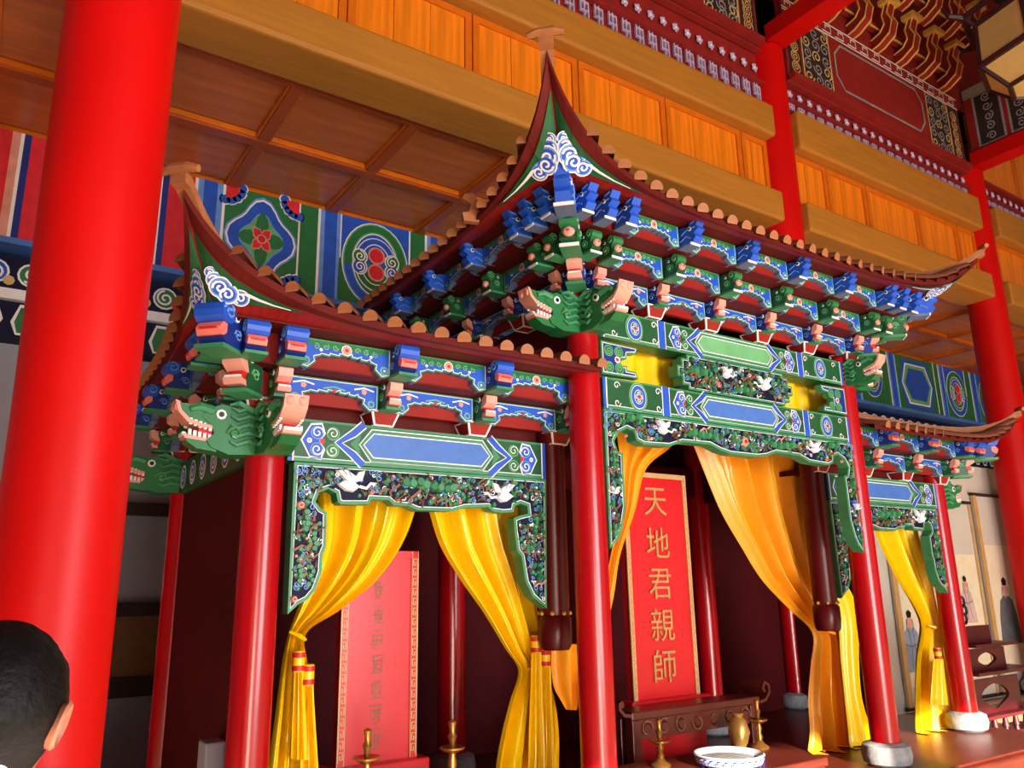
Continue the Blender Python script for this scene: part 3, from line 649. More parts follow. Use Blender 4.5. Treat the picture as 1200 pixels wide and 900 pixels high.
def head_green():
    g = G(); hw = .036
    g.ext([(0, 0), (.1, 0), (.13, .02), (.115, .05), (.13, .085), (.11, .115), (.05, .125), (0, .12)], hw, 'green_d', .9)
    cyl(g, (.112, .098), .03, .036, 'green_h'); cyl(g, (.07, .05), .026, .04, 'green_h')
    for s in (-1, 1): spiral3(g, s*.038, (.112, .098), .024, .004, 'green_l', s); spiral3(g, s*.042, (.07, .05), .02, .004, 'green_l', s)
    m_ = G(); m_.ell((0, -.132, .045), .026, .02, .022, 'pink', 8, 6); m_.ell((0, -.135, .045), .012, .022, .01, 'red', 6, 4)
    sole = G(); sole.box(-.04, .04, -.12, 0, -.014, 0, 'green_m'); sole.box(-.04, .04, -.126, -.12, -.014, 0, 'white')
    return g.mesh('bracket_head'), [('mouth', m_.mesh('mouth')), ('sole', sole.mesh('sole')), *eyes((.06, .095), .035, .009)]
def head_snout(body, lite):
    g = G(); hw = .04
    g.ext([(0, 0), (.09, 0), (.1, .03), (.085, .06), (.1, .1), (.08, .135), (.03, .14), (0, .13)], hw, body, .95)
    for s in (-1, 1): spiral3(g, s*.041, (.045, .06), .026, .004, lite, s); g.tube([(s*.04, -.02, .12), (s*.042, -.06, .11), (s*.04, -.085, .125)], .005, lite, 4)
    m_ = G(); m_.ext([(.08, .06), (.11, .062), (.145, .085), (.15, .125), (.13, .138), (.1, .115), (.085, .1)], .036, 'pink'); m_.ext([(.085, .01), (.13, .012), (.138, .035), (.09, .03)], .034, 'pink')
    m_.ext([(.085, .03), (.118, .034), (.115, .062), (.085, .06)], .028, 'red'); m_.box(-.03, .03, -.136, -.124, .034, .044, 'white')
    sole = G(); sole.box(-.045, .045, -.12, 0, -.014, 0, 'green_m')
    return g.mesh('bracket_head'), [('mouth', m_.mesh('mouth')), *eyes((.075, .11), .04, .012), ('sole', sole.mesh('sole'))]
def head_curl():
    g = G(); hw = .045
    g.ext([(0, 0), (.1, 0), (.125, .02), (.1, .04), (.1, .08), (.07, .14), (0, .14)], hw, 'blue_d', 1)
    cyl(g, (.105, .108), .04, .05, 'blue', 12)
    for s in (-1, 1): spiral3(g, s*.051, (.105, .108), .032, .005, 'blue_l', s); spiral3(g, s*.046, (.04, .045), .022, .004, 'blue_l', s)
    m_ = G(); m_.ext([(.06, .03), (.13, .026), (.14, .05), (.125, .07), (.06, .068)], .042, 'pink_h'); m_.box(-.03, .03, -.143, -.12, .044, .05, 'red')
    sole = G(); sole.box(-.05, .05, -.13, 0, -.014, 0, 'green_m')
    return g.mesh('bracket_head'), [('mouth', m_.mesh('mouth')), *eyes((.055, .1), .045, .014), ('sole', sole.mesh('sole'))]
HEADS['bird'] = head_bird(); HEADS['green'] = head_green(); HEADS['snout_b'] = head_snout('blue_d', 'blue_l'); HEADS['snout_g'] = head_snout('green_d', 'green_l'); HEADS['curl'] = head_curl()
def head(style, loc, rz, sc_=1.0):
    me, subs = HEADS[style]; o = link('bracket_head', me, SH, loc, (0, 0, rz), scale=(sc_,)*3)
    for n, s in subs: link(n, s, o, local=True)
def dragon():
    g = G(); hw = .075
    g.ext([(-.04, 0), (.12, -.01), (.2, .02), (.22, .05), (.19, .085), (.2, .12), (.25, .16), (.22, .2), (.16, .225), (.08, .21), (-.04, .2)], hw, 'green_h', .8)
    for s in (-1, 1):
        x = s*.078
        for k in range(5): z = .03+.04*k; g.tube([(x, .03, z+.01), (x*1.03, -.04, z+.025), (x, -.09, z+.005), (x, -.12, z+.02)], [.008, .013, .011, .005], 'green_m', 5)
        spiral3(g, x*1.02, (.1, .09), .035, .007, 'green_l', s); g.tube([(x, -.02, .2), (x, -.09, .235), (x*.9, -.13, .225)], [.02, .016, .006], 'green_m', 5)
        g.tube([(x*.8, -.2, .19), (x*.8, -.26, .205), (x*.7, -.3, .19)], [.022, .02, .014], 'green_m', 6)
    g.ext([(.16, .12), (.24, .125), (.30, .14), (.345, .18), (.355, .215), (.33, .215), (.30, .195), (.24, .2), (.18, .2)], .058, 'green_h', .9)
    for f in (.255, .29, .32): cyl(g, (f, .2), .017, .05, 'green_m', 8)
    P = []
    m_ = G(); m_.ext([(.165, .106), (.25, .110), (.31, .130), (.352, .172), (.368, .228), (.352, .222), (.338, .182), (.30, .146), (.24, .126), (.165, .120)], .061, 'pink', .92)
    for q in (-.03, .03): m_.ell((q, -.352, .205), .024, .02, .026, 'pink', 8, 6)
    g.ext([(.17, .0), (.26, .012), (.31, .045), (.30, .055), (.2, .045)], .054, 'green_h', .85); m_.ext([(.18, .04), (.29, .05), (.315, .058), (.322, .078), (.29, .072), (.18, .056)], .052, 'pink', .85); m_.ext([(.17, .05), (.27, .065), (.25, .11), (.17, .12)], .04, 'red', .8)
    P.append(('mouth', m_.mesh('mouth', True)))
    t = G()
    for s in (-1, 1):
        for k in range(5): f = .2+.022*k; t.box(s*.05-.006, s*.05+.006, -f-.014, -f, .095+.006*k, .125+.006*k, 'white'); t.box(s*.048-.006, s*.048+.006, -f-.014, -f, .055+.004*k, .08+.004*k, 'white')
    t.box(-.04, .04, -.325, -.31, .07, .085, 'white'); P.append(('teeth', t.mesh('teeth')))
    P += eyes((.165, .175), .068, .024)
    for s in (-.04, .04):
        bd = G(); bd.tube([(s, -.05, .2), (s*1.2, -.02, .235), (s*1.3, .03, .25)], [.014, .01, .003], 'pink', 6); P.append(('horn', bd.mesh('horn')))
    return g.mesh('dragon_head'), P
DR = dragon()
def dragon_at(loc, rz, sc_=1.0):
    o = link('dragon_head', DR[0], SH, loc, (0, 0, rz), scale=(sc_,)*3)
    for n, s in DR[1]: link(n, s, o, local=True)
LF, RF, DL, DRt = -PI/2, PI/2, -PI/4, PI/4
for args in (((Ax-.07, YS, 2.235), LF, 1.0), ((Ax, YS-.07, 2.235), 0, .98), ((Ax-.07, 5.53, 2.235), LF, 1.0), ((Bx-.07, YF, 3.03), LF, .95), ((Bx, YF-.06, 3.03), 0, .95), ((Cx+.07, YF, 3.03), RF, .9), ((Cx, YF-.06, 3.03), 0, .8), ((Dx+.07, YS, 2.235), RF, .95)): dragon_at(*args)
# ---------------- scalloped bracket arms
def arm_mesh(w, h, kind):
    d = D(lambda u, v, q: (u, -q, v)); x0, x1 = -w/2, w/2; c = min(.09, w*.22); b = h*.55
    out = [(x0, h), (x0, 0), (x0+c*.55, -.012), (x0+c, h*.18), (x0+c*.95, h*.34), (x0+c*1.25, h*.40)]
    n = 5
    mid = []
    xa, xb = x0+c*1.3, x1-c*1.3
    for k in range(n):
        t0 = xa+(xb-xa)*k/n; t1 = xa+(xb-xa)*(k+.75)/n; dz = h*(.42+.10*(1-abs(2*(k+.5)/n-1)))
        mid += [(t0, dz), (t1, dz-h*.03), (xa+(xb-xa)*(k+1)/n, dz+h*.02)]
    out = out+mid+[(2*0-p[0], p[1]) for p in out[::-1]]
    d.slab(out, -.05, 0, 'green_m', 'grey_b')
    d.poly(inset(out, .007), 'white', 1); d.poly(inset(out, .0105), 'blue' if kind != 'g' else 'blue_d', 2)
    if kind == 'p':      # plain blue arm with small pale blossoms
        for s in (-1, 1): d.disc(s*(w/2-c*.9), h*.66, .016, 'pink', 4, 5); d.stroke([(s*(w/2-c*1.5), h*.72), (s*(w/2-c*.9), h*.82), (s*(w/2-c*.3), h*.72)], .008, 'white', 4); d.disc(s*(w/2-c*.45), h*.2, .02, 'green_l', 3, 8); d.disc(s*(w/2-c*.45), h*.2, .011, 'blue', 4, 8)
        d.stroke([(-w*.12, h*.62), (0, h*.72), (w*.12, h*.62)], .008, 'green_l', 4); d.disc(0, h*.56, .01, 'red', 5, 6)
    else:
        d.poly([(x0+.012, h-.008), (x1-.012, h-.008), (x1-.03, h*.78), (0, h*.66), (x0+.03, h*.78)], 'green_h', 3)
        for s in (-1, 1):
            for k in range(3): d.spiral(s*(w*.12+k*w*.1), h*(.76-.02*k), h*.12, .006, 'green_l', 5, 1.2, k, s, 8)
            d.disc(s*(w*.27), h*.62, .009, 'white', 5, 6); d.disc(s*(w/2-c*.4), h*.18, .024, 'green_l', 3, 8); d.disc(s*(w/2-c*.4), h*.18, .015, 'blue', 4, 8); d.disc(s*(w/2-c*.4), h*.18, .007, 'white', 5, 6)
        d.disc(0, h*.72, h*.2, 'white', 6, 10); d.disc(0, h*.72, h*.17, 'pink', 7, 10); d.disc(0, h*.72, h*.07, 'red', 8, 8)
    return d.mesh('bracket_arm')
capm = G(); capm.grid([[(-.05, -.05, 0), (.05, -.05, 0), (.05, .05, 0), (-.05, .05, 0)], [(-.075, -.075, .07), (.075, -.075, .07), (.075, .075, .07), (-.075, .075, .07)]], 'board_red', True)
capm.face([(-.05, -.05, 0), (-.05, .05, 0), (.05, .05, 0), (.05, -.05, 0)], 'board_red'); capm.face([(-.075, -.075, .07), (.075, -.075, .07), (.075, .075, .07), (-.075, .075, .07)], 'board_red')
for q in range(4):
    R_ = Matrix.Rotation(PI/2*q, 3, 'Z'); c4 = [(-.05, -.052, .0), (.05, -.052, .0), (.074, -.077, .07), (-.074, -.077, .07)]
    for i in range(4):
        a = R_ @ Vector(c4[i]); b = R_ @ Vector(c4[(i+1) % 4]); capm.tube([a, b], .005, 'white', 4)
capm = capm.mesh('bearing_block')
AM = {}
def arm(w, h, kind, loc, rz):
    k = (round(w, 2), round(h, 3), kind)
    if k not in AM: AM[k] = arm_mesh(*k)
    link('bracket_arm', AM[k], SH, loc, (0, 0, rz))
def bracket_face(facing, line, ss, tiers, capz, cL, cR, capout=.02):
    """facing f/l/r; line: column axis coordinate; ss: bracket positions; cL / cR: is that end a roof corner"""
    def P(s, out, z):
        return {'f': (s, line-out, z), 'l': (line-out, s, z), 'r': (line+out, s, z)}[facing]
    rz = {'f': 0, 'l': LF, 'r': RF}[facing]
    for s in ss: link('bearing_block', capm, SH, P(s, capout, capz), (0, 0, rz))
    for k, (out, z0, z1, hs, kind, nx) in enumerate(tiers):
        a = ss[0]-(out if cL else 0); b = ss[-1]+(out if cR else 0)
        g = G(); p0 = P(a, out-.05, z0+.02); p1 = P(b, out-.02, z1+.012)
        g.box(min(p0[0], p1[0]), max(p0[0], p1[0]), min(p0[1], p1[1]), max(p0[1], p1[1]), z0+.0, z1+.012, 'board_red'); g.obj('tier_board', SH)
        nxt = tiers[k+1] if k+1 < len(tiers) else (out+.14, z1+.05)
        q0 = P(a-.05*cL, out-.05, 0); q1 = P(b+.05*cR, nxt[0], 0); g = G()
        g.box(min(q0[0], q1[0]), max(q0[0], q1[0]), min(q0[1], q1[1]), max(q0[1], q1[1]), z1+.006, z1+.014, 'maroon'); g.obj('tier_plate', SH)
        pos = list(ss)
        if cL: pos = [ss[0]-nx*j for j in range(k, 0, -1)]+pos
        if cR: pos = pos+[ss[-1]+nx*j for j in range(1, k+1)]
        for s in pos: head(hs, P(s, out, z0+.004), rz, (z1-z0)/.135)
        for s, t in zip(ss[:-1], ss[1:]):
            w = abs(t-s)-.092; arm(w, z1-z0, kind, P((s+t)/2, out+.02, z0), rz)
        for c, e, sg in ((cL, ss[0], -1), (cR, ss[-1], 1)):
            if c and k == 0:
                pass
UT = [(.08, 3.275, 3.395, 'snout_b', 'p', .15), (.22, 3.41, 3.545, 'green', 'a', .155), (.37, 3.56, 3.69, 'bird', 'a', .155)]
LT = [(.11, 2.50, 2.63, 'snout_g', 'p', .17), (.25, 2.645, 2.785, 'curl', 'a', .18)]
us = [Bx+.504*i for i in range(6)]
bracket_face('f', YF, us, UT, 3.21, True, True, .05)
bracket_face('l', Bx, [YF+.504*i for i in range(5)], UT, 3.21, True, False, .05)
bracket_face('r', Cx, [YF+.504*i for i in range(4)], UT, 3.21, True, False, .05)
ls = [Ax+.5717*i for i in range(4)]; rs = [Cx+.5717*i for i in range(4)]
bracket_face('f', YS, ls, LT, 2.43, True, False, .05); bracket_face('f', YS, rs, LT, 2.43, False, True, .05)
bracket_face('l', Ax, [YS+.56*i for i in range(4)], LT, 2.43, True, False, .05); bracket_face('r', Dx, [YS+.56*i for i in range(4)], LT, 2.43, True, False, .05)
for (cx, cy, rz, T) in ((Bx, YF, DL, UT), (Cx, YF, DRt, UT), (Ax, YS, DL, LT), (Dx, YS, DRt, LT)):
    sx = -1 if rz < 0 else 1
    for out, z0, z1, hs, kind, nx in T: head(hs, (cx+sx*(out+.01), cy-out-.01, z0+.004), rz, 1.35*(z1-z0)/.135)
# ---------------- roofs
def roof(label, tipL, tipR, xa, xb, y0, z0, lam, inL, inR, yin, zin, rl, rr, ry, rz_, yback, sides):
    R = link('roof', None, SH, ((xa+xb)/2, y0, z0)); R['label'] = label
    ex = lambda d, l: math.exp(-max(0, d)/l)
    def fp(x):
        y, z = y0, z0
        if tipL: y += (tipL.y-y0)*ex(x-tipL.x, .5); z += (tipL.z-z0)*ex(x-tipL.x, lam)
        if tipR: y += (tipR.y-y0)*ex(tipR.x-x, .5); z += (tipR.z-z0)*ex(tipR.x-x, lam)
        return Vector((x, y, z))
    def sp(t, tip, sg): return Vector((tip.x+sg*.2*(1-ex(t, .5)), tip.y+t, z0+(tip.z-z0)*ex(t, lam)))
    def up(e, r, v):            # point on the roof surface between eave point and ridge point
        p = e.lerp(r, v); q = e.z-z0; dd = (Vector((e.x, e.y))-Vector((r.x, r.y))).length*v
        p.z = z0+(r.z-z0)*v*(.75+.25*v)+q*ex(dd, lam); return p
    n = 56; xs = []
    for k in range(n+1):
        t = k/n; t = t if not (tipL and tipR) else .5-.5*math.copysign(abs(1-2*t)**1.0, 1-2*t)
        xs.append(xa+(xb-xa)*t)
    if tipL: xs = sorted(set(xs+[xa+.02, xa+.05, xa+.09]))
    if tipR: xs = sorted(set(xs+[xb-.02, xb-.05, xb-.09]))
    faces = [[(fp(x), Vector((min(max(x, inL), inR), yin, zin)), Vector((rl+(rr-rl)*(x-xa)/(xb-xa), ry, rz_))) for x in xs]]
    for tip, sg in sides:
        xi = inL if sg > 0 else inR; re = rl if sg > 0 else rr; L = yback-tip.y
        ts = [0, .02, .05, .09, .15]+[.2+(L-.2)*k/24 for k in range(25)]
        faces.append([(sp(t, tip, sg), Vector((xi, max(tip.y+t, yin), zin)), Vector((re, ry+(yback+.3-ry)*t/L, rz_))) for t in ts])
    th = Vector((0, 0, .035))
    for F in faces:
        g = G(); g.grid([[up(e+th, r+th, v) for e, i, r in F] for v in (0, .1, .2, .32, .5, .75, 1)], 'tile'); g.obj('roof_slope', R, True)
        g = G(); g.grid([[e for e, i, r in F], [e+th for e, i, r in F]], 'maroon'); g.grid([[e for e, i, r in F], [e.lerp(i, IN) for e, i, r in F]], 'maroon'); g.obj('eave_board', R)
        g = G(); g.grid([[e.lerp(i, IN) for e, i, r in F], [i for e, i, r in F]], 'board_red'); g.obj('soffit_board', R)
        # tiles
        acc = 0; prev = None
        for (e0, i0, r0), (e1, i1, r1) in zip(F[:-1], F[1:]):
            seg = (Vector((e1.x, e1.y))-Vector((e0.x, e0.y))).length; pos = 0
            while acc+(seg-pos) >= .125:
                pos += .125-acc; acc = 0; f = pos/seg; e = e0.lerp(e1, f)+th
                r = r0.lerp(r1, f)+th
                if e.z-z0 > .26: continue
                dirv = (up(e, r, .12)-e).normalized(); x_ = dirv.cross(Vector((0, 0, 1))).normalized(); z_ = x_.cross(dirv)
                o = link('roof_tile', TILE, R); mw = Matrix((x_, dirv, z_)).transposed().to_4x4(); mw.translation = e-dirv*.03
                o.matrix_parent_inverse = ORG[R.name].inverted(); o.matrix_basis = mw
            acc += seg-pos
    for tip, sg in sides:
        re = Vector((rl if sg > 0 else rr, ry, rz_)); g = G(); rows = []
        side = Vector((sg, -1, 0)).normalized()*.035
        hp = [up(tip, re, v)+Vector((0, 0, .03)) for v in [0, .03, .06, .1, .15, .22, .3, .42, .55, .75, 1]]
        hp = [tip+Vector((-sg*.03, -.03, .035))]+hp
        side = Vector((sg*.7, .7, 0))*.035; side = Vector((-side.y*sg, side.x*sg, 0))
        for p in hp: rows.append([p-side, p-side+Vector((0, 0, .05)), p+side+Vector((0, 0, .05)), p+side])
        g.grid(rows, 'tile_end', True); g.face(rows[0], 'tile_end'); g.obj('hip_ridge', R)
        g = G(); q = hp[0]+Vector((0, 0, .055)); g.tube([q+side*2.6, q+side*1.2+Vector((0, 0, .012)), q-side*1.2+Vector((0, 0, .012)), q-side*2.6], [.016, .024, .024, .016], 'tile_end', 8); g.obj('tip_finial', R)
        # painted corner panels, one on each side of the corner
        xi = inL if sg > 0 else inR
        for which in (0, 1):
            DS = [0]+PANEL; m_ = len(DS)-1; top = []; bot = []
            for k, q in enumerate(DS):
                if which == 0: e = fp(tip.x+sg*q); i = Vector((min(max(tip.x+sg*q, inL), inR), yin, zin))
                else: e = sp(q, tip, sg); i = Vector((xi, max(tip.y+q, yin), zin))
                off = Vector((0, -.008, -.012)) if which == 0 else Vector((-sg*.008, 0, -.012))
                t0 = e.lerp(i, IN)+off; f = k/m_; b0 = i.lerp(t0, max(0, f)**2.2)+off*.5
                top.append(t0); bot.append(b0)
            g = G(); g.grid([top, bot], 'green_d'); po = g.obj('corner_panel', R)
            def at(u, v):
                u = min(max(u, 0), m_-.001); i = int(u); f = u-i; return top[i].lerp(top[i+1], f).lerp(bot[i].lerp(bot[i+1], f), v)
            sgn = sg if which == 0 else -sg
            def local(u, v):
                P_ = at(u, v); e1 = (bot[m_]-bot[0]).normalized(); e2 = (top[1]-bot[0]).normalized(); n = e1.cross(e2).normalized()
                if n.y > 0 and which == 0 or (which == 1 and n.x*sg > 0): n = -n
                e2 = n.cross(e1); e2 = e2 if e2.z > 0 else -e2
                return lambda a, b, w: P_+e1*a+e2*b+n*(w*1.2+.006)
            for j, (u, v, r) in enumerate(CL):
                d = D(local(u, v)); r = r*CS; d.disc(0, 0, r, 'white', 1+j*.3, 16); d.disc(0, 0, r*.86, 'blue_l', 2+j*.3, 16); d.disc(0, 0, r*.7, 'blue', 3+j*.3, 14); d.spiral(0, 0, r*.66, r*.2, 'white', 4+j*.3, 1.3, 2.2+j*.5, -sgn, 14); d.obj('cloud_scroll', po)
            d = D(lambda a, b, w: Vector(at(a, b))+((Vector((0, -1, -.6)) if which == 0 else Vector((-sg, 0, -.6)))*(w+.006)))
            d.stroke([(m_*.66, .6), (m_*.72, .42), (m_*.78, .5), (m_*.86, .62), (m_*.94, .7)], .2, 'white', 1); d.obj('cloud_tail', po)
g = G(); n = 8; r_ = .036
for y, cap in ((0, 1), (.45, 0)): pass
A = [(r_*math.cos(PI*k/n), 0, r_*math.sin(PI*k/n)*1.15) for k in range(n+1)]; B = [(x, .45, z) for x, y, z in A]
g.grid([A, B], 'tile'); g.face(A+[(-r_*.9, 0, -.012), (r_*.9, 0, -.012)], 'tile_end'); TILE = g.mesh('roof_tile')
PANEL = [.03, .08, .14, .22, .32, .44, .6, .78]
CL = [(2.6, .34, .030), (3.3, .42, .044), (4.1, .5, .056), (4.8, .62, .054), (5.5, .66, .044)]; CS = 1.15; IN = .24
TUL, TUR = Vector((2.045, 2.68, 4.10)), Vector((6.15, 2.73, 3.96)); TLL, TLR = Vector((.565, 3.25, 3.20)), Vector((7.62, 3.30, 2.97))
roof('tall central roof with upturned corners and brown tile ends', TUL, TUR, TUL.x, TUR.x, 2.9, 3.64, .33, Bx-.47, Cx+.47, 3.03, 3.70, 3.3, 4.95, 4.3, 4.3, 5.3, ((TUL, 1), (TUR, -1)))
PANEL = [.03, .07, .12, .18, .25, .34, .44, .56]; CS = .9
roof('low side roof with an upturned corner near the thick hall column', TLL, None, TLL.x, 2.83, 3.3, 2.765, .30, Ax-.36, 2.83, 3.49, 2.80, 1.9, 2.83, 4.3, 3.08, 5.9, ((TLL, 1),))
roof('low side roof with an upturned corner near the hanging scrolls', None, TLR, 5.42, TLR.x, 3.3, 2.69, .30, 5.42, Dx+.36, 3.49, 2.80, 5.42, 6.4, 4.3, 3.08, 5.9, ((TLR, -1),))
# little tile beast on the flank of the central roof
q = WX(561, 262, 2.24); g = G(); g.ext([(0, 0), (.09, 0), (.1, .05), (.06, .06), (.05, .11), (.1, .14), (.09, .17), (.03, .18), (.0, .12)], .02, 'tile_end'); link('roof_beast', g.mesh('roof_beast'), SH, (q.x, q.y, q.z), (0, 0, -1.9))
# ================================================================== CURTAINS
def interp(rows, t):
    k = t*(len(rows)-1); i = min(int(k), len(rows)-2); f = k-i
    p0, p1, p2, p3 = rows[max(i-1, 0)], rows[i], rows[i+1], rows[min(i+2, len(rows)-1)]
    return [.5*((2*b)+(-a+c)*f+(2*a-5*b+4*c-d)*f*f+(-a+3*b-3*c+d)*f**3) for a, b, c, d in zip(p0, p1, p2, p3)]
def cloth(rows, y, m, nf, amp, seed, nu=60, nv=64):
    """rows of (y pixel, left x, right x) on the plane of the rod; pleats are real depth"""
    rnd = random.Random(seed); ph = [rnd.uniform(0, 6.28) for _ in range(4)]; R_ = []
    wmax = max(b-a for _, a, b in rows)
    for j in range(nv+1):
        py, a, b = interp(rows, j/nv); L, R = W(a, py, y), W(b, py, y); row = []
        w = (b-a)/wmax; am = amp*(.45+.55*w)
        for i in range(nu+1):
            u = i/nu; uu = u+.03*math.sin(3*u*PI+ph[0]+j*.03)
            f = math.sin(2*PI*nf*uu+ph[1])+.45*math.sin(2*PI*nf*2.3*uu+ph[2]+.02*j)+.25*math.sin(2*PI*nf*.5*u+ph[3])
            f = math.copysign(abs(f)**.8, f)
            p = L.lerp(R, u); p.y += am*f*math.sin(PI*min(1, max(0, u*1.0+.0)))**.3
            if p.z < .41: p.y -= (.41-p.z)*.5; p.z = .408      # the hem trails on the deck
            row.append(p)
        R_.append(row)
    g = G(); g.grid(R_, m); return g
def curtain(label, rows, y, m, nf, amp, seed, group=None):
    t = empty('curtain', W((rows[-1][1]+rows[-1][2])/2, rows[-1][0], y), label, 'curtain', group)
    cloth(rows, y, m, nf, amp, seed).obj('drape', t, True); return t
def tie(t, px, py, y, m, n=2, drop=70, wpx=9):
    for k in range(n):
        p = W(px+k*11, py+k*16, y-.1); g = G(); r = .03
        g.lathe([(r*.8, .05), (r, .045), (r, -.045), (r*.8, -.05)], m, p, 12); b = g.obj('tie_band', t, True)
        for dz in (.03, -.03):
            g = G(); g.lathe([(r*1.03, dz-.012), (r*1.06, dz), (r*1.03, dz+.012)], 'red', p, 12); g.obj('red_stripe', b, True)
        a, b = px+k*11, py+k*16; cloth([(b+6, a-5, a+6), (b+drop*.3, a-6, a+7), (b+drop*.7, a-8, a+10), (b+drop, a-9, a+12)], y-.1, m, 2, .022, k+7, 28, 24).obj('tail', t, True)
def knot(t, px, py, y, m, r=.05):
    p = W(px, py, y-.03); g = G(); g.tube([p+Vector((-r*.8, -.01, .02)), p+Vector((0, -.045, 0)), p+Vector((r*.8, -.01, -.02))], [.008, .013, .008], m, 8); g.obj('tie_cord', t, True)
YC = 4.04
c = curtain('yellow silk curtain tied back against the shrine column near the thick hall column', [(575, 372, 489), (600, 372, 486), (640, 371, 470), (680, 360, 441), (715, 348, 398), (742, 338, 358), (780, 330, 360), (840, 322, 366), (900, 314, 368), (960, 308, 371), (990, 305, 373)], YC, 'silk', 3.5, .075, 3)
knot(c, 348, 745, YC, 'silk'); tie(c, 350, 775, YC, 'silk', 2, 115)
c = curtain('yellow silk curtain tied back beside the hanging post, next to the faded tablet', [(575, 497, 612), (600, 503, 613), (640, 516, 618), (680, 540, 626), (720, 568, 630), (760, 592, 634), (786, 608, 640), (820, 598, 650), (860, 588, 655), (900, 581, 655), (960, 575, 657), (985, 573, 658)], YC, 'silk', 3.5, .075, 5)
knot(c, 624, 786, YC, 'silk'); tie(c, 628, 755, YC, 'silk', 2, 150)
c = curtain('orange silk curtain hanging at the left edge of the central bay tablet', [(505, 722, 800), (525, 725, 785), (550, 728, 757), (600, 727, 744), (650, 716, 727), (700, 706, 719), (760, 690, 706), (820, 682, 700), (900, 690, 715)], 3.87, 'silk_o', 2.5, .03, 8)
cloth([(755, 646, 690), (780, 646, 690), (805, 649, 690), (822, 658, 682), (832, 664, 676)], 3.94, 'silk_o', 2, .03, 4, 24, 16).obj('gathered_tail', c, True)
c = curtain('large orange silk curtain gathered and tied beside the central bay post', [(505, 806, 950), (530, 816, 950), (560, 828, 950), (600, 845, 952), (640, 868, 956), (680, 893, 963), (715, 926, 976), (742, 952, 990), (780, 950, 1002), (820, 947, 1010), (860, 949, 1018), (900, 943, 1026), (925, 940, 1030)], 4.12, 'silk_o', 4, .09, 11)
knot(c, 972, 742, 4.12, 'silk_o', .07)
cloth([(675, 966, 984), (700, 972, 1000), (730, 982, 1006), (770, 985, 1006), (820, 990, 1010), (870, 995, 1026), (900, 995, 1030)], 4.0, 'silk', 2, .03, 6, 24, 24).obj('back_layer', c, True)
c = curtain('yellow silk curtain tied back in the side bay near the hanging scrolls', [(600, 1018, 1074), (620, 1024, 1075), (645, 1034, 1082), (680, 1052, 1092), (712, 1072, 1098), (735, 1080, 1102), (770, 1075, 1106), (810, 1073, 1114), (850, 1073, 1122), (878, 1074, 1127)], YC, 'silk', 3, .07, 13)
knot(c, 1090, 735, YC, 'silk'); tie(c, 1099, 766, YC-.05, 'silk', 1, 60)
t = empty('valance', (MID, 3.62, 2.75), 'yellow cloth valance filling the gap between the two central lintels', 'valance')
g = G(); g.grid([[(2.9+2.5*i/120, 3.64+.022*math.sin(i*.75)+.012*math.sin(i*.31), z) for i in range(121)] for z in (2.70, 2.85, 3.0, 3.12)], 'silk'); g.obj('drape', t, True)
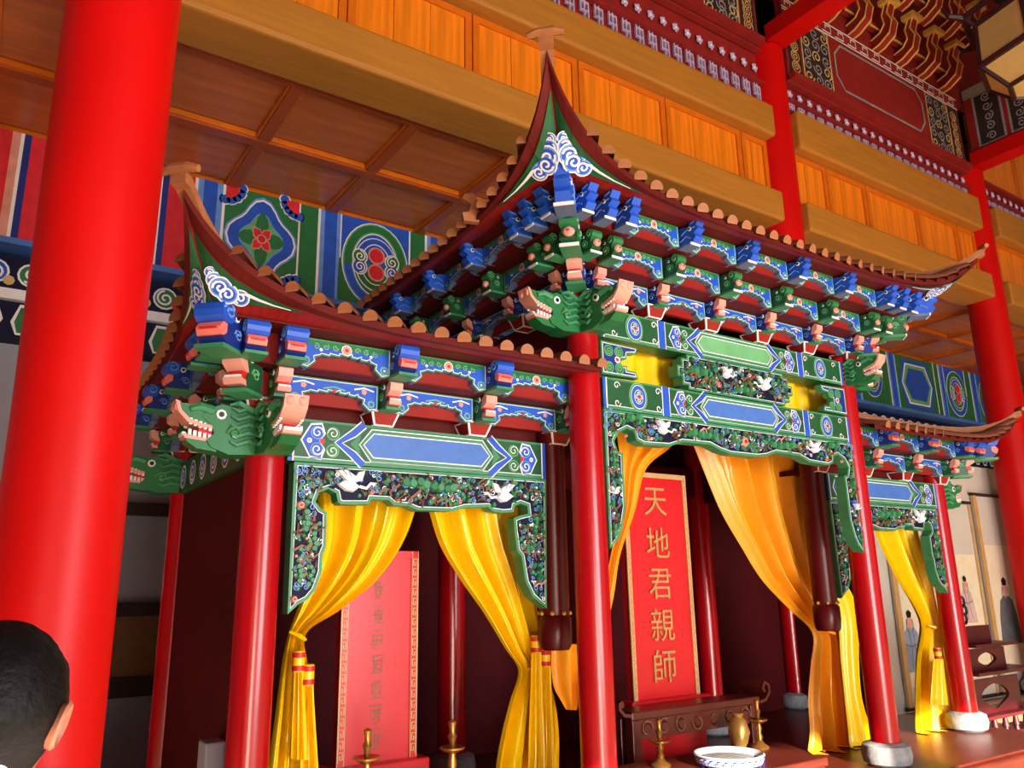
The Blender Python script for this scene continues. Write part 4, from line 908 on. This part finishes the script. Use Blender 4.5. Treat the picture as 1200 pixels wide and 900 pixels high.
# ================================================================== TABLETS
def text_mesh(ch, size, m, depth=.006, off=.012):
    cu = bpy.data.curves.new('glyph', 'FONT'); cu.body = ch; cu.size = size; cu.extrude = depth; cu.offset = off*size; cu.align_x = 'CENTER'; cu.align_y = 'CENTER'
    ob = bpy.data.objects.new('glyph', cu); COL.objects.link(ob); bpy.context.view_layer.update()
    me = bpy.data.meshes.new_from_object(ob.evaluated_get(bpy.context.evaluated_depsgraph_get())); bpy.data.objects.remove(ob)
    me.materials.clear(); me.materials.append(M[m]); xs = [v.co.x for v in me.vertices]; ys = [v.co.y for v in me.vertices]
    cx, cy = (min(xs)+max(xs))/2, (min(ys)+max(ys))/2
    for v in me.vertices: v.co.x -= cx; v.co.y -= cy
    return me
def tablet(x0, x1, z0, z1, y, txt, zs, size, label, tm, meander):
    t = empty('red_tablet', ((x0+x1)/2, y, z0-.1), label, 'tablet')
    box('board', x0, x1, y, y+.05, z0, z1, 'tab_red', t)
    b = G(); e = .035
    for (a, c_, p, q) in ((x0, x0+e, z0, z1), (x1-e, x1, z0, z1), (x0+e, x1-e, z1-e, z1)): b.box(a, c_, y-.012, y+.01, p, q, 'scroll_edge' if not meander else 'tab_red')
    fo = b.obj('frame', t)
    d = D(front(y-.012)); d.ST = .001
    zc = z0+.02
    while zc < z1-.05:
        for s, xx in ((1, x0+.006), (-1, x1-.006)):
            if meander: d.stroke([(xx, zc), (xx, zc+.05), (xx+s*.026, zc+.05), (xx+s*.026, zc+.015), (xx+s*.012, zc+.015), (xx+s*.012, zc+.034)], .0055, 'gold_paint', 1)
            else: d.stroke([(xx+s*.004, zc), (xx+s*.02, zc+.02), (xx+s*.004, zc+.04)], .005, 'tab_red', 1)
        zc += .055 if meander else .05
    if meander:
        for xx in (x0+.002, x0+.040, x1-.002, x1-.040): d.stroke([(xx, z0), (xx, z1)], .004, 'gold_paint', 1)
    d.obj('gilt_border', fo)['kind'] = 'stuff'
    if meander:
        rnd = random.Random(4)
        for z in zs:
            d = D(front(y)); d.ST = .0015; u0 = (x0+x1)/2-.01; q = size*.42
            for k in range(5): h = z-q+2*q*k/4+rnd.uniform(-.1, .1)*q; a = rnd.uniform(.35, .95)*q; o_ = rnd.uniform(-.2, .2)*q; d.stroke([(u0-a+o_, h), (u0+a+o_, h+.08*q)], .007, tm, 1)
            for k in range(3): v = u0+(k-1)*.55*q+rnd.uniform(-.15, .15)*q; a = rnd.uniform(.4, .95)*q; d.stroke([(v, z+a), (v-.12*q*(k-1), z-a)], .007, tm, 2)
            d.obj('worn_character', t)
    for ch, z in zip('' if meander else txt, zs):
        link('character', text_mesh(ch, size, tm, .006, .0), t, ((x0+x1)/2-.01, y-.006, z), (PI/2, 0, 0))
    box('pedestal', x0-.06, x1+.06, y-.06, y+.12, z0-.08, z0, 'tab_red', t, .01); box('pedestal_foot', x0-.02, x1+.02, y-.03, y+.1, z0-.17 if meander else .4, z0-.08, 'tab_red', t, .01)
YT = 4.27
c0, c1 = W(738, 740, YT).x, W(814, 740, YT).x
tablet(c0, c1, W(780, 817, YT).z, W(780, 556, YT).z, YT, '天地君親師', [W(768+3.2*i, 588+48*i, YT).z for i in range(5)], .235, 'tall bright red tablet with five large gold characters in the central bay', 'gold_text', False)
l0, l1 = W(397, 780, YT).x, W(488, 780, YT).x
tablet(l0, l1, W(440, 893, YT).z, W(470, 646, YT).z, YT, '', [W(441, 692+29*i, YT).z for i in range(7)], .105, 'faded red tablet with gold meander borders and small worn characters', 'worn_gold', True)
# ================================================================== TABLES AND ALTAR THINGS
def table(x0, x1, y0, y1, z, zf, label, m='rosewood', curl=False):
    t = empty('altar_table', ((x0+x1)/2, (y0+y1)/2, zf), label, 'table')
    box('table_top', x0, x1, y0, y1, z-.05, z, m, t, .008)
    for x in (x0+.05, x1-.05):
        for y in (y0+.05, y1-.05): box('leg', x-.035, x+.035, y-.035, y+.035, zf, z-.05, m, t, .006)
    g = G(); g.box(x0+.06, x1-.06, y0+.03, y0+.05, z-.17, z-.05, m)
    ap = g.obj('apron', t); d = D(front(y0+.03)); n = int((x1-x0)/.16)
    for i in range(n): u = x0+.14+i*(x1-x0-.28)/max(1, n-1); d.bump_disc(u, z-.11, .04, .012, m, 8); d.spiral(u, z-.11, .055, .008, 'brown', 8, 1.3, i, 1, 10)
    d.obj('carving', ap)['kind'] = 'stuff'
    box('stretcher', x0+.05, x1-.05, y0+.02, y0+.05, zf+.06, zf+.1, m, t)
    if curl:
        for x, s in ((x0, -1), (x1, 1)):
            g = G(); yy = (y0+y1)/2; hw = (y1-y0)/2; P = [(0, -.03), (.06, -.02), (.1, .02), (.1, .06), (.07, .075), (.055, .05), (.07, .03)]
            g.grid([[(x+s*a, y0, z+b) for a, b in P], [(x+s*a, y1, z+b) for a, b in P]], m); o = g.obj('scroll_end', t); md = o.modifiers.new('solid', 'SOLIDIFY'); md.thickness = .02
table(3.52, 4.70, 3.97, 4.18, W(780, 829, 4.0).z, .4, 'carved rosewood altar table with scrolled ends under the five-character tablet', curl=True)
table(3.06, 4.5, 3.32, 3.93, .58, .4, 'low dark altar table carrying the blue and white incense bowl')
table(1.5, 2.62, 4.12, 4.5, W(440, 893, YT).z-.17, .4, 'dark altar table under the faded tablet')
table(1.42, 2.62, 3.44, 3.84, .62, .4, 'low dark altar table carrying two candlesticks in the side bay')
def candlestick(px, py, y, zb, label):
    p = W(px, py, y); h = p.z-zb
    t = empty('candlestick', (p.x, p.y, zb), label, 'candlestick')
    def L(nm, pr): g = G(); g.lathe(pr, 'brass', (p.x, p.y, zb), 16); g.obj(nm, t, True)
    L('foot', [(.055, 0), (.06, .012), (.03, .03), (.018, .05)])
    L('stem', [(.016, .04), (.024, h*.4), (.014, h*.55), (.022, h*.7), (.013, h-.02)])
    L('drip_pan', [(.02, h-.025), (.06, h-.005), (.062, h+.004), (.05, h), (.014, h-.008)])
    L('spike_holder', [(.012, h-.01), (.014, h+.03), (.022, h+.05), (.012, h+.07), (.016, h+.1), (.02, h+.115), (.004, h+.125)])
candlestick(773, 868, 3.75, .58, 'brass candlestick standing beside column and bowl, before the carved rosewood table')
candlestick(888, 843, 3.75, .58, 'brass candlestick standing just behind the incense bowl rim by the scrolled table end')
candlestick(430, 888, 3.64, .62, 'brass candlestick in front of the faded red tablet')
candlestick(530, 876, 3.64, .62, 'brass candlestick in front of the round inner column of the side bay')
bp_ = W(854, 884, 3.52); zb = .58; h = bp_.z-zb+.005
t = empty('incense_bowl', (bp_.x, bp_.y, zb), 'blue and white porcelain incense bowl on the low altar table', 'bowl')
g = G(); R0 = .205
g.lathe([(.12, 0), (.15, .01), (.19, h*.35), (.2, h*.7), (.19, h*.9), (R0, h), (R0*.96, h+.006), (.18, h-.01), (.175, h*.6), (.14, .04), (.01, .035)], 'porcelain', (bp_.x, bp_.y, zb), 40); g.obj('body', t, True)
g = G()
for k in range(28):
    a = 2*PI*k/28; c_, s_ = math.cos(a), math.sin(a)
    def BP(da, z, r): return (bp_.x+r*math.cos(a+da), bp_.y+r*math.sin(a+da), zb+z)
    g.face([BP(-.09, h*.8, .1985), BP(0, h*.86, .197), BP(.09, h*.8, .1985), BP(0, h*.72, .2035)], 'porcelain_blue')
    for q in range(5): g.face([BP(-.06+.05*math.cos(q*1.26)-.02, h*.5+.016*math.sin(q*1.26)-.01, .203), BP(-.06+.05*math.cos(q*1.26)+.02, h*.5+.016*math.sin(q*1.26)-.01, .203), BP(-.06+.05*math.cos(q*1.26), h*.5+.016*math.sin(q*1.26)+.012, .203)], 'porcelain_blue')
g.lathe([(.2045, h*.955), (.2065, h*.97), (.2065, h*.985)], 'porcelain_blue', (bp_.x, bp_.y, zb), 40, False); g.obj('blue_decoration', t)
g = G(); g.lathe([(.176, h*.62), (.1, h*.66), (.005, h*.67)], 'stone', (bp_.x, bp_.y, zb), 24); g.obj('ash', t)
p = W(866, 858, 3.83); g = G(); g.lathe([(.03, 0), (.05, .03), (.07, .1), (.05, .17), (.03, .19), (.04, .21), (.035, .215)], 'gold', (p.x, 3.83, .58), 20)
tag(g.obj('brass_jar', None, True), 'small orange brass jar behind the incense bowl', 'jar')
p = W(256, 868, 4.1); tag(box('pale_box', 1.02, 1.112, 4.06, 4.2, .40, p.z, 'plaster', None, .01), 'pale grey box standing on the platform between two red columns', 'box')
# ================================================================== SCROLLS, STAND
sb = tag(box('display_partition', 9.3, 14.2, 6.22, 6.3, 0, 3.3, 'paper'), 'pale partition behind the hanging scrolls', 'partition')
def scroll(x0, x1, z0, z1, label, fig):
    t = empty('hanging_scroll', ((x0+x1)/2, 6.18, z0), label, 'scroll')
    box('mount', x0, x1, 6.17, 6.2, z0, z1, 'paper', t); e = .085
    box('side_border', x0-.01, x0+e, 6.155, 6.18, z0, z1, 'scroll_edge', t); box('side_border', x1-.03, x1+.02, 6.155, 6.18, z0, z1, 'scroll_edge', t)
    for z in (z0, z1):
        g = G(); g.tube([(x0-.05, 6.17, z), (x1+.05, 6.17, z)], .025, 'timber', 8); g.obj('roller', t)
    d = D(front(6.168)); d.ST = .0015
    d.poly([(x0+e+.03, z0+.25), (x1-.06, z0+.25), (x1-.06, z1-.75), (x0+e+.03, z1-.75)], 'cream', 1)
    u, v, s, rb = fig
    P = lambda pts: [(u+a*s, v+b*s) for a, b in pts]
    d.poly(P([(-.12, 0), (-.3, -.12), (-.42, -.5), (-.5, -1.1), (.5, -1.1), (.42, -.5), (.3, -.12), (.12, 0)]), rb, 2)
    d.stroke(P([(-.1, -.1), (-.02, -.5), (-.1, -1.0)]), .012, 'ink', 3); d.stroke(P([(.15, -.15), (.1, -.5), (.2, -1.0)]), .012, 'ink', 3); d.stroke(P([(-.35, -.4), (0, -.48), (.35, -.4)]), .012, 'ink', 3)
    d.poly(P([(-.11, .05), (-.12, .2), (0, .27), (.12, .2), (.11, .05), (0, -.06)]), 'pink', 4); d.stroke(P([(-.12, .2), (-.16, -.02), (-.05, -.14)]), .014, 'ink', 5); d.stroke(P([(.12, .2), (.16, -.02), (.05, -.14)]), .014, 'ink', 5)
    d.poly(P([(-.09, .24), (-.12, .36), (0, .44), (.12, .36), (.09, .24)]), 'black', 5); d.obj('ink_painting', t)
p = W(1131, 690, 6.17); scroll(11.45, 12.28, .05, 2.72, 'hanging scroll with a pink-robed figure, beside the shrine end column', (p.x, p.z, .42, 'ink_pink'))
p = W(1178, 698, 6.17); scroll(12.44, 13.5, .05, 2.86, 'hanging scroll with a grey-robed bearded figure, beside the far red column', (p.x, p.z, .62, 'ink'))
p = W(1066, 735, 6.17); scroll(10.08, 10.95, .05, 2.6, 'hanging scroll with a blue-robed figure seen through the side bay', (p.x, p.z, .5, 'ink_blue'))
st_ = empty('display_stand', (9.1, 4.6, 0), 'dark red stepped wooden display stand with heart-shaped cut-outs, before the scrolls', 'stand')
def heart_panel(px0, py0, px1, py1, y, hole, name='panel'):
    a, b = W(px0, py1, y), W(px1, py0, y); x0, x1, z0, z1 = a.x, b.x, min(a.z, b.z), max(a.z, b.z)
    cx, cz = (x0+x1)/2, (z0+z1)/2; n = 24; O = []; H = []
    for k in range(n):
        t = 2*PI*k/n; c_, s_ = math.cos(t), math.sin(t); q = 1/max(abs(c_), abs(s_))
        O.append((cx+c_*q*(x1-x0)/2, cz+s_*q*(z1-z0)/2))
        hx = 16*math.sin(t+PI/2)**3/16 if False else c_*(1 if s_ > -.2 else 1-(-s_-.2)*.9); hz = s_+(.25*(1-abs(c_)) if s_ > 0 else -.3*(-s_))
        H.append((cx+hole*(x1-x0)*.5*hx, cz+hole*(z1-z0)*.5*hz))
    g = G()
    for yy in (y, y+.03): g.grid([[(u, yy, v) for u, v in O], [(u, yy, v) for u, v in H]], 'stand_wood', True)
    g.grid([[(u, y, v) for u, v in H], [(u, y+.03, v) for u, v in H]], 'stand_wood', True); g.grid([[(u, y, v) for u, v in O], [(u, y+.03, v) for u, v in O]], 'stand_wood', True)
    g.obj(name, st_); return x0, x1, z0, z1
ys = 4.6
x0, x1, z0, z1 = heart_panel(1133, 732, 1159, 757, ys, .05)
for a in ((1137, 757, 1176, 789, .5), (1140, 790, 1192, 842, .55)): heart_panel(a[0], a[1], a[2], a[3], ys, a[4])
for (pa, pb, py) in ((1133, 1180, 757), (1136, 1204, 790), (1140, 1225, 842)):
    a, b = W(pa, py, ys), W(pb, py, ys); box('shelf', a.x-.05, b.x, ys-.12, ys+.3, a.z-.015, a.z+.015, 'stand_wood', st_)
a, b = W(1145, 842, ys), W(1220, 842, ys); box('base_board', a.x, b.x, ys-.05, ys+.25, 0, .08, 'stand_wood', st_)
for k in range(6): xx = a.x+(b.x-a.x)*(k+.5)/6; g = G(); g.lathe([(.03, .08), (.02, .12), (.035, a.z*.5), (.02, a.z-.03), (.03, a.z-.015)], 'stand_wood', (xx, ys, 0), 10); g.obj('baluster', st_, True)
p = W(1131, 731, ys); g = G()
for k in range(3): q = p+Vector((.02*(k % 2), 0, .05+.085*k)); g.tube([q+Vector((.045*math.cos(t), 0, .05*math.sin(t))) for t in [2*PI*i/12 for i in range(13)]], .014, 'black', 6, False)
g.obj('carved_finial', st_)
# ================================================================== PERSON
pr = empty('person', (.05, 1.32, 0), 'person with short black hair and white collar seen from behind beside the thick column', 'person')
HX, HY, HZ = .058, 1.30, 1.448
def skin_body(name, joints, edges, m, parent, sub=2):
    me = bpy.data.meshes.new(name); me.from_pydata([j[0] for j in joints], edges, []); o = link(name, me, parent)
    sk = o.modifiers.new('skin', 'SKIN'); sk.use_smooth_shade = True
    for i, j in enumerate(joints): o.data.skin_vertices[0].data[i].radius = (j[1], j[2] if len(j) > 2 else j[1]); o.data.skin_vertices[0].data[i].use_root = (i == 0)
    s = o.modifiers.new('sub', 'SUBSURF'); s.levels = sub; s.render_levels = sub; me.materials.append(M[m]); return o
x, y = HX, HY
J = [((x, y, .84), .13, .1), ((x, y, 1.0), .12, .09), ((x, y, 1.16), .14, .095), ((x, y, 1.27), .10, .075), ((x-.012, y, 1.33), .05), ((x-.008, y, 1.385), .046)]
E_ = [(0, 1), (1, 2), (2, 3), (3, 4), (4, 5)]
for s in (-1, 1):
    b = len(J); J += [((x+s*.16, y, 1.25), .055), ((x+s*.2, y-.01, 1.0), .042), ((x+s*.19, y+.08, .8), .032), ((x+s*.18, y+.12, .72), .034, .02)]; E_ += [(3, b), (b, b+1), (b+1, b+2), (b+2, b+3)]
    b = len(J); J += [((x+s*.08, y, .76), .085), ((x+s*.09, y+.01, .45), .06), ((x+s*.09, y-.01, .1), .042), ((x+s*.09, y+.12, .035), .035)]; E_ += [(0, b), (b, b+1), (b+1, b+2), (b+2, b+3)]
skin_body('body', J, E_, 'skin', pr)
S = [((x, y, .86), .145, .115), ((x, y, 1.0), .14, .11), ((x, y, 1.16), .155, .112), ((x, y, 1.275), .115, .09), ((x, y, 1.335), .066, .062)]; SE = [(0, 1), (1, 2), (2, 3), (3, 4)]
for s in (-1, 1): b = len(S); S += [((x+s*.165, y, 1.25), .068), ((x+s*.2, y, 1.08), .058)]; SE += [(3, b), (b, b+1)]
so_ = skin_body('shirt', S, SE, 'shirt', pr)
g = G(); g.lathe([(.066, 1.32), (.062, 1.37), (.057, 1.402), (.053, 1.402), (.053, 1.33)], 'shirt', (x-.026, y-.022, 0), 24, False); g.obj('collar', pr, True)
T_ = [((x, y, .86), .14, .11), ((x, y, .8), .14, .11)]; TE = [(0, 1)]
for s in (-1, 1): b = len(T_); T_ += [((x+s*.085, y, .72), .1), ((x+s*.09, y+.01, .45), .075), ((x+s*.09, y-.01, .08), .06)]; TE += [(1, b), (b, b+1), (b+1, b+2)]
skin_body('trousers', T_, TE, 'trouser', pr)
def head_pt(th, ph, grow=0):     # th azimuth (0 = +x ear, pi/2 = +y face), ph from -pi/2 (chin) to pi/2 (crown)
    cx_, sx_ = math.cos(th), math.sin(th); c_, s_ = math.cos(ph), math.sin(ph)
    rx, ry = .074, (.092 if sx_ < 0 else .098); low = max(0, -s_)
    px_ = rx*c_*cx_*(1-.30*low); py_ = ry*c_*sx_*(1-(.45*low if sx_ < 0 else .02*low)); pz_ = .108*s_
    py_ += .018*low
    if sx_ > .85 and -.35 < s_ < .1: py_ += .018*(1-abs(cx_)*2)         # nose
    v = Vector((px_, py_, pz_)); v *= 1+grow/max(.05, v.length)
    return v
yaw = -.35
def HP(v): c_, s_ = math.cos(yaw), math.sin(yaw); return Vector((HX+v.x*c_-v.y*s_, HY+v.x*s_+v.y*c_, HZ+v.z))
g = G(); g.grid([[HP(head_pt(2*PI*i/36, -PI/2+PI*j/24)) for i in range(36)] for j in range(25)], 'skin', True); g.obj('head', pr, True)
def hairline(th):
    s = math.sin(th); return -.55 if s < -.3 else (-.55+(s+.3)*.9 if s < .35 else .03+(s-.35)*.9)
hr = random.Random(3); g = G(); rows = []
for j in range(23):
    row = []
    for i in range(56):
        th = 2*PI*i/56; p0 = hairline(th); ph = p0+(PI/2-p0)*j/22; gr = .004+.010*min(1, j/7)+hr.uniform(-.0016, .0016)
        row.append(HP(head_pt(th, ph, gr)))
    rows.append(row)
rows = [[HP(head_pt(2*PI*i/56, hairline(2*PI*i/56), -.004)) for i in range(56)]]+rows
g.grid(rows, 'hair', True); g.obj('hair', pr, True)
for s in (1, -1):
    g = G(); rows = []
    for k, (r, dx) in enumerate(((.45, -.004), (.9, .008), (1.0, .018), (.86, .022), (.6, .014), (.25, .010))):
        rows.append([HP(Vector((s*(.066+dx+.28*r*.032*math.sin(t)), -.012+r*.020*math.cos(t)-dx*.35, -.012+r*.031*math.sin(t)*(1.05 if math.sin(t) > 0 else .9)))) for t in [2*PI*i/14 for i in range(14)]])
    g.grid(rows, 'skin', True); g.obj('ear', pr, True)
for s in (-1, 1):
    g = G(); v = head_pt(PI/2+s*.36, .02); g.ell(HP(v+Vector((0, -.004, 0))), .011, .011, .008, 'white', 8, 6); e = g.obj('eye', pr, True)
g = G(); v = head_pt(PI/2, -.62); g.tube([HP(v+Vector((-.022, -.002, 0))), HP(v+Vector((0, .004, 0))), HP(v+Vector((.022, -.002, 0)))], [.003, .006, .003], 'pink_h', 6); g.obj('mouth', pr, True)
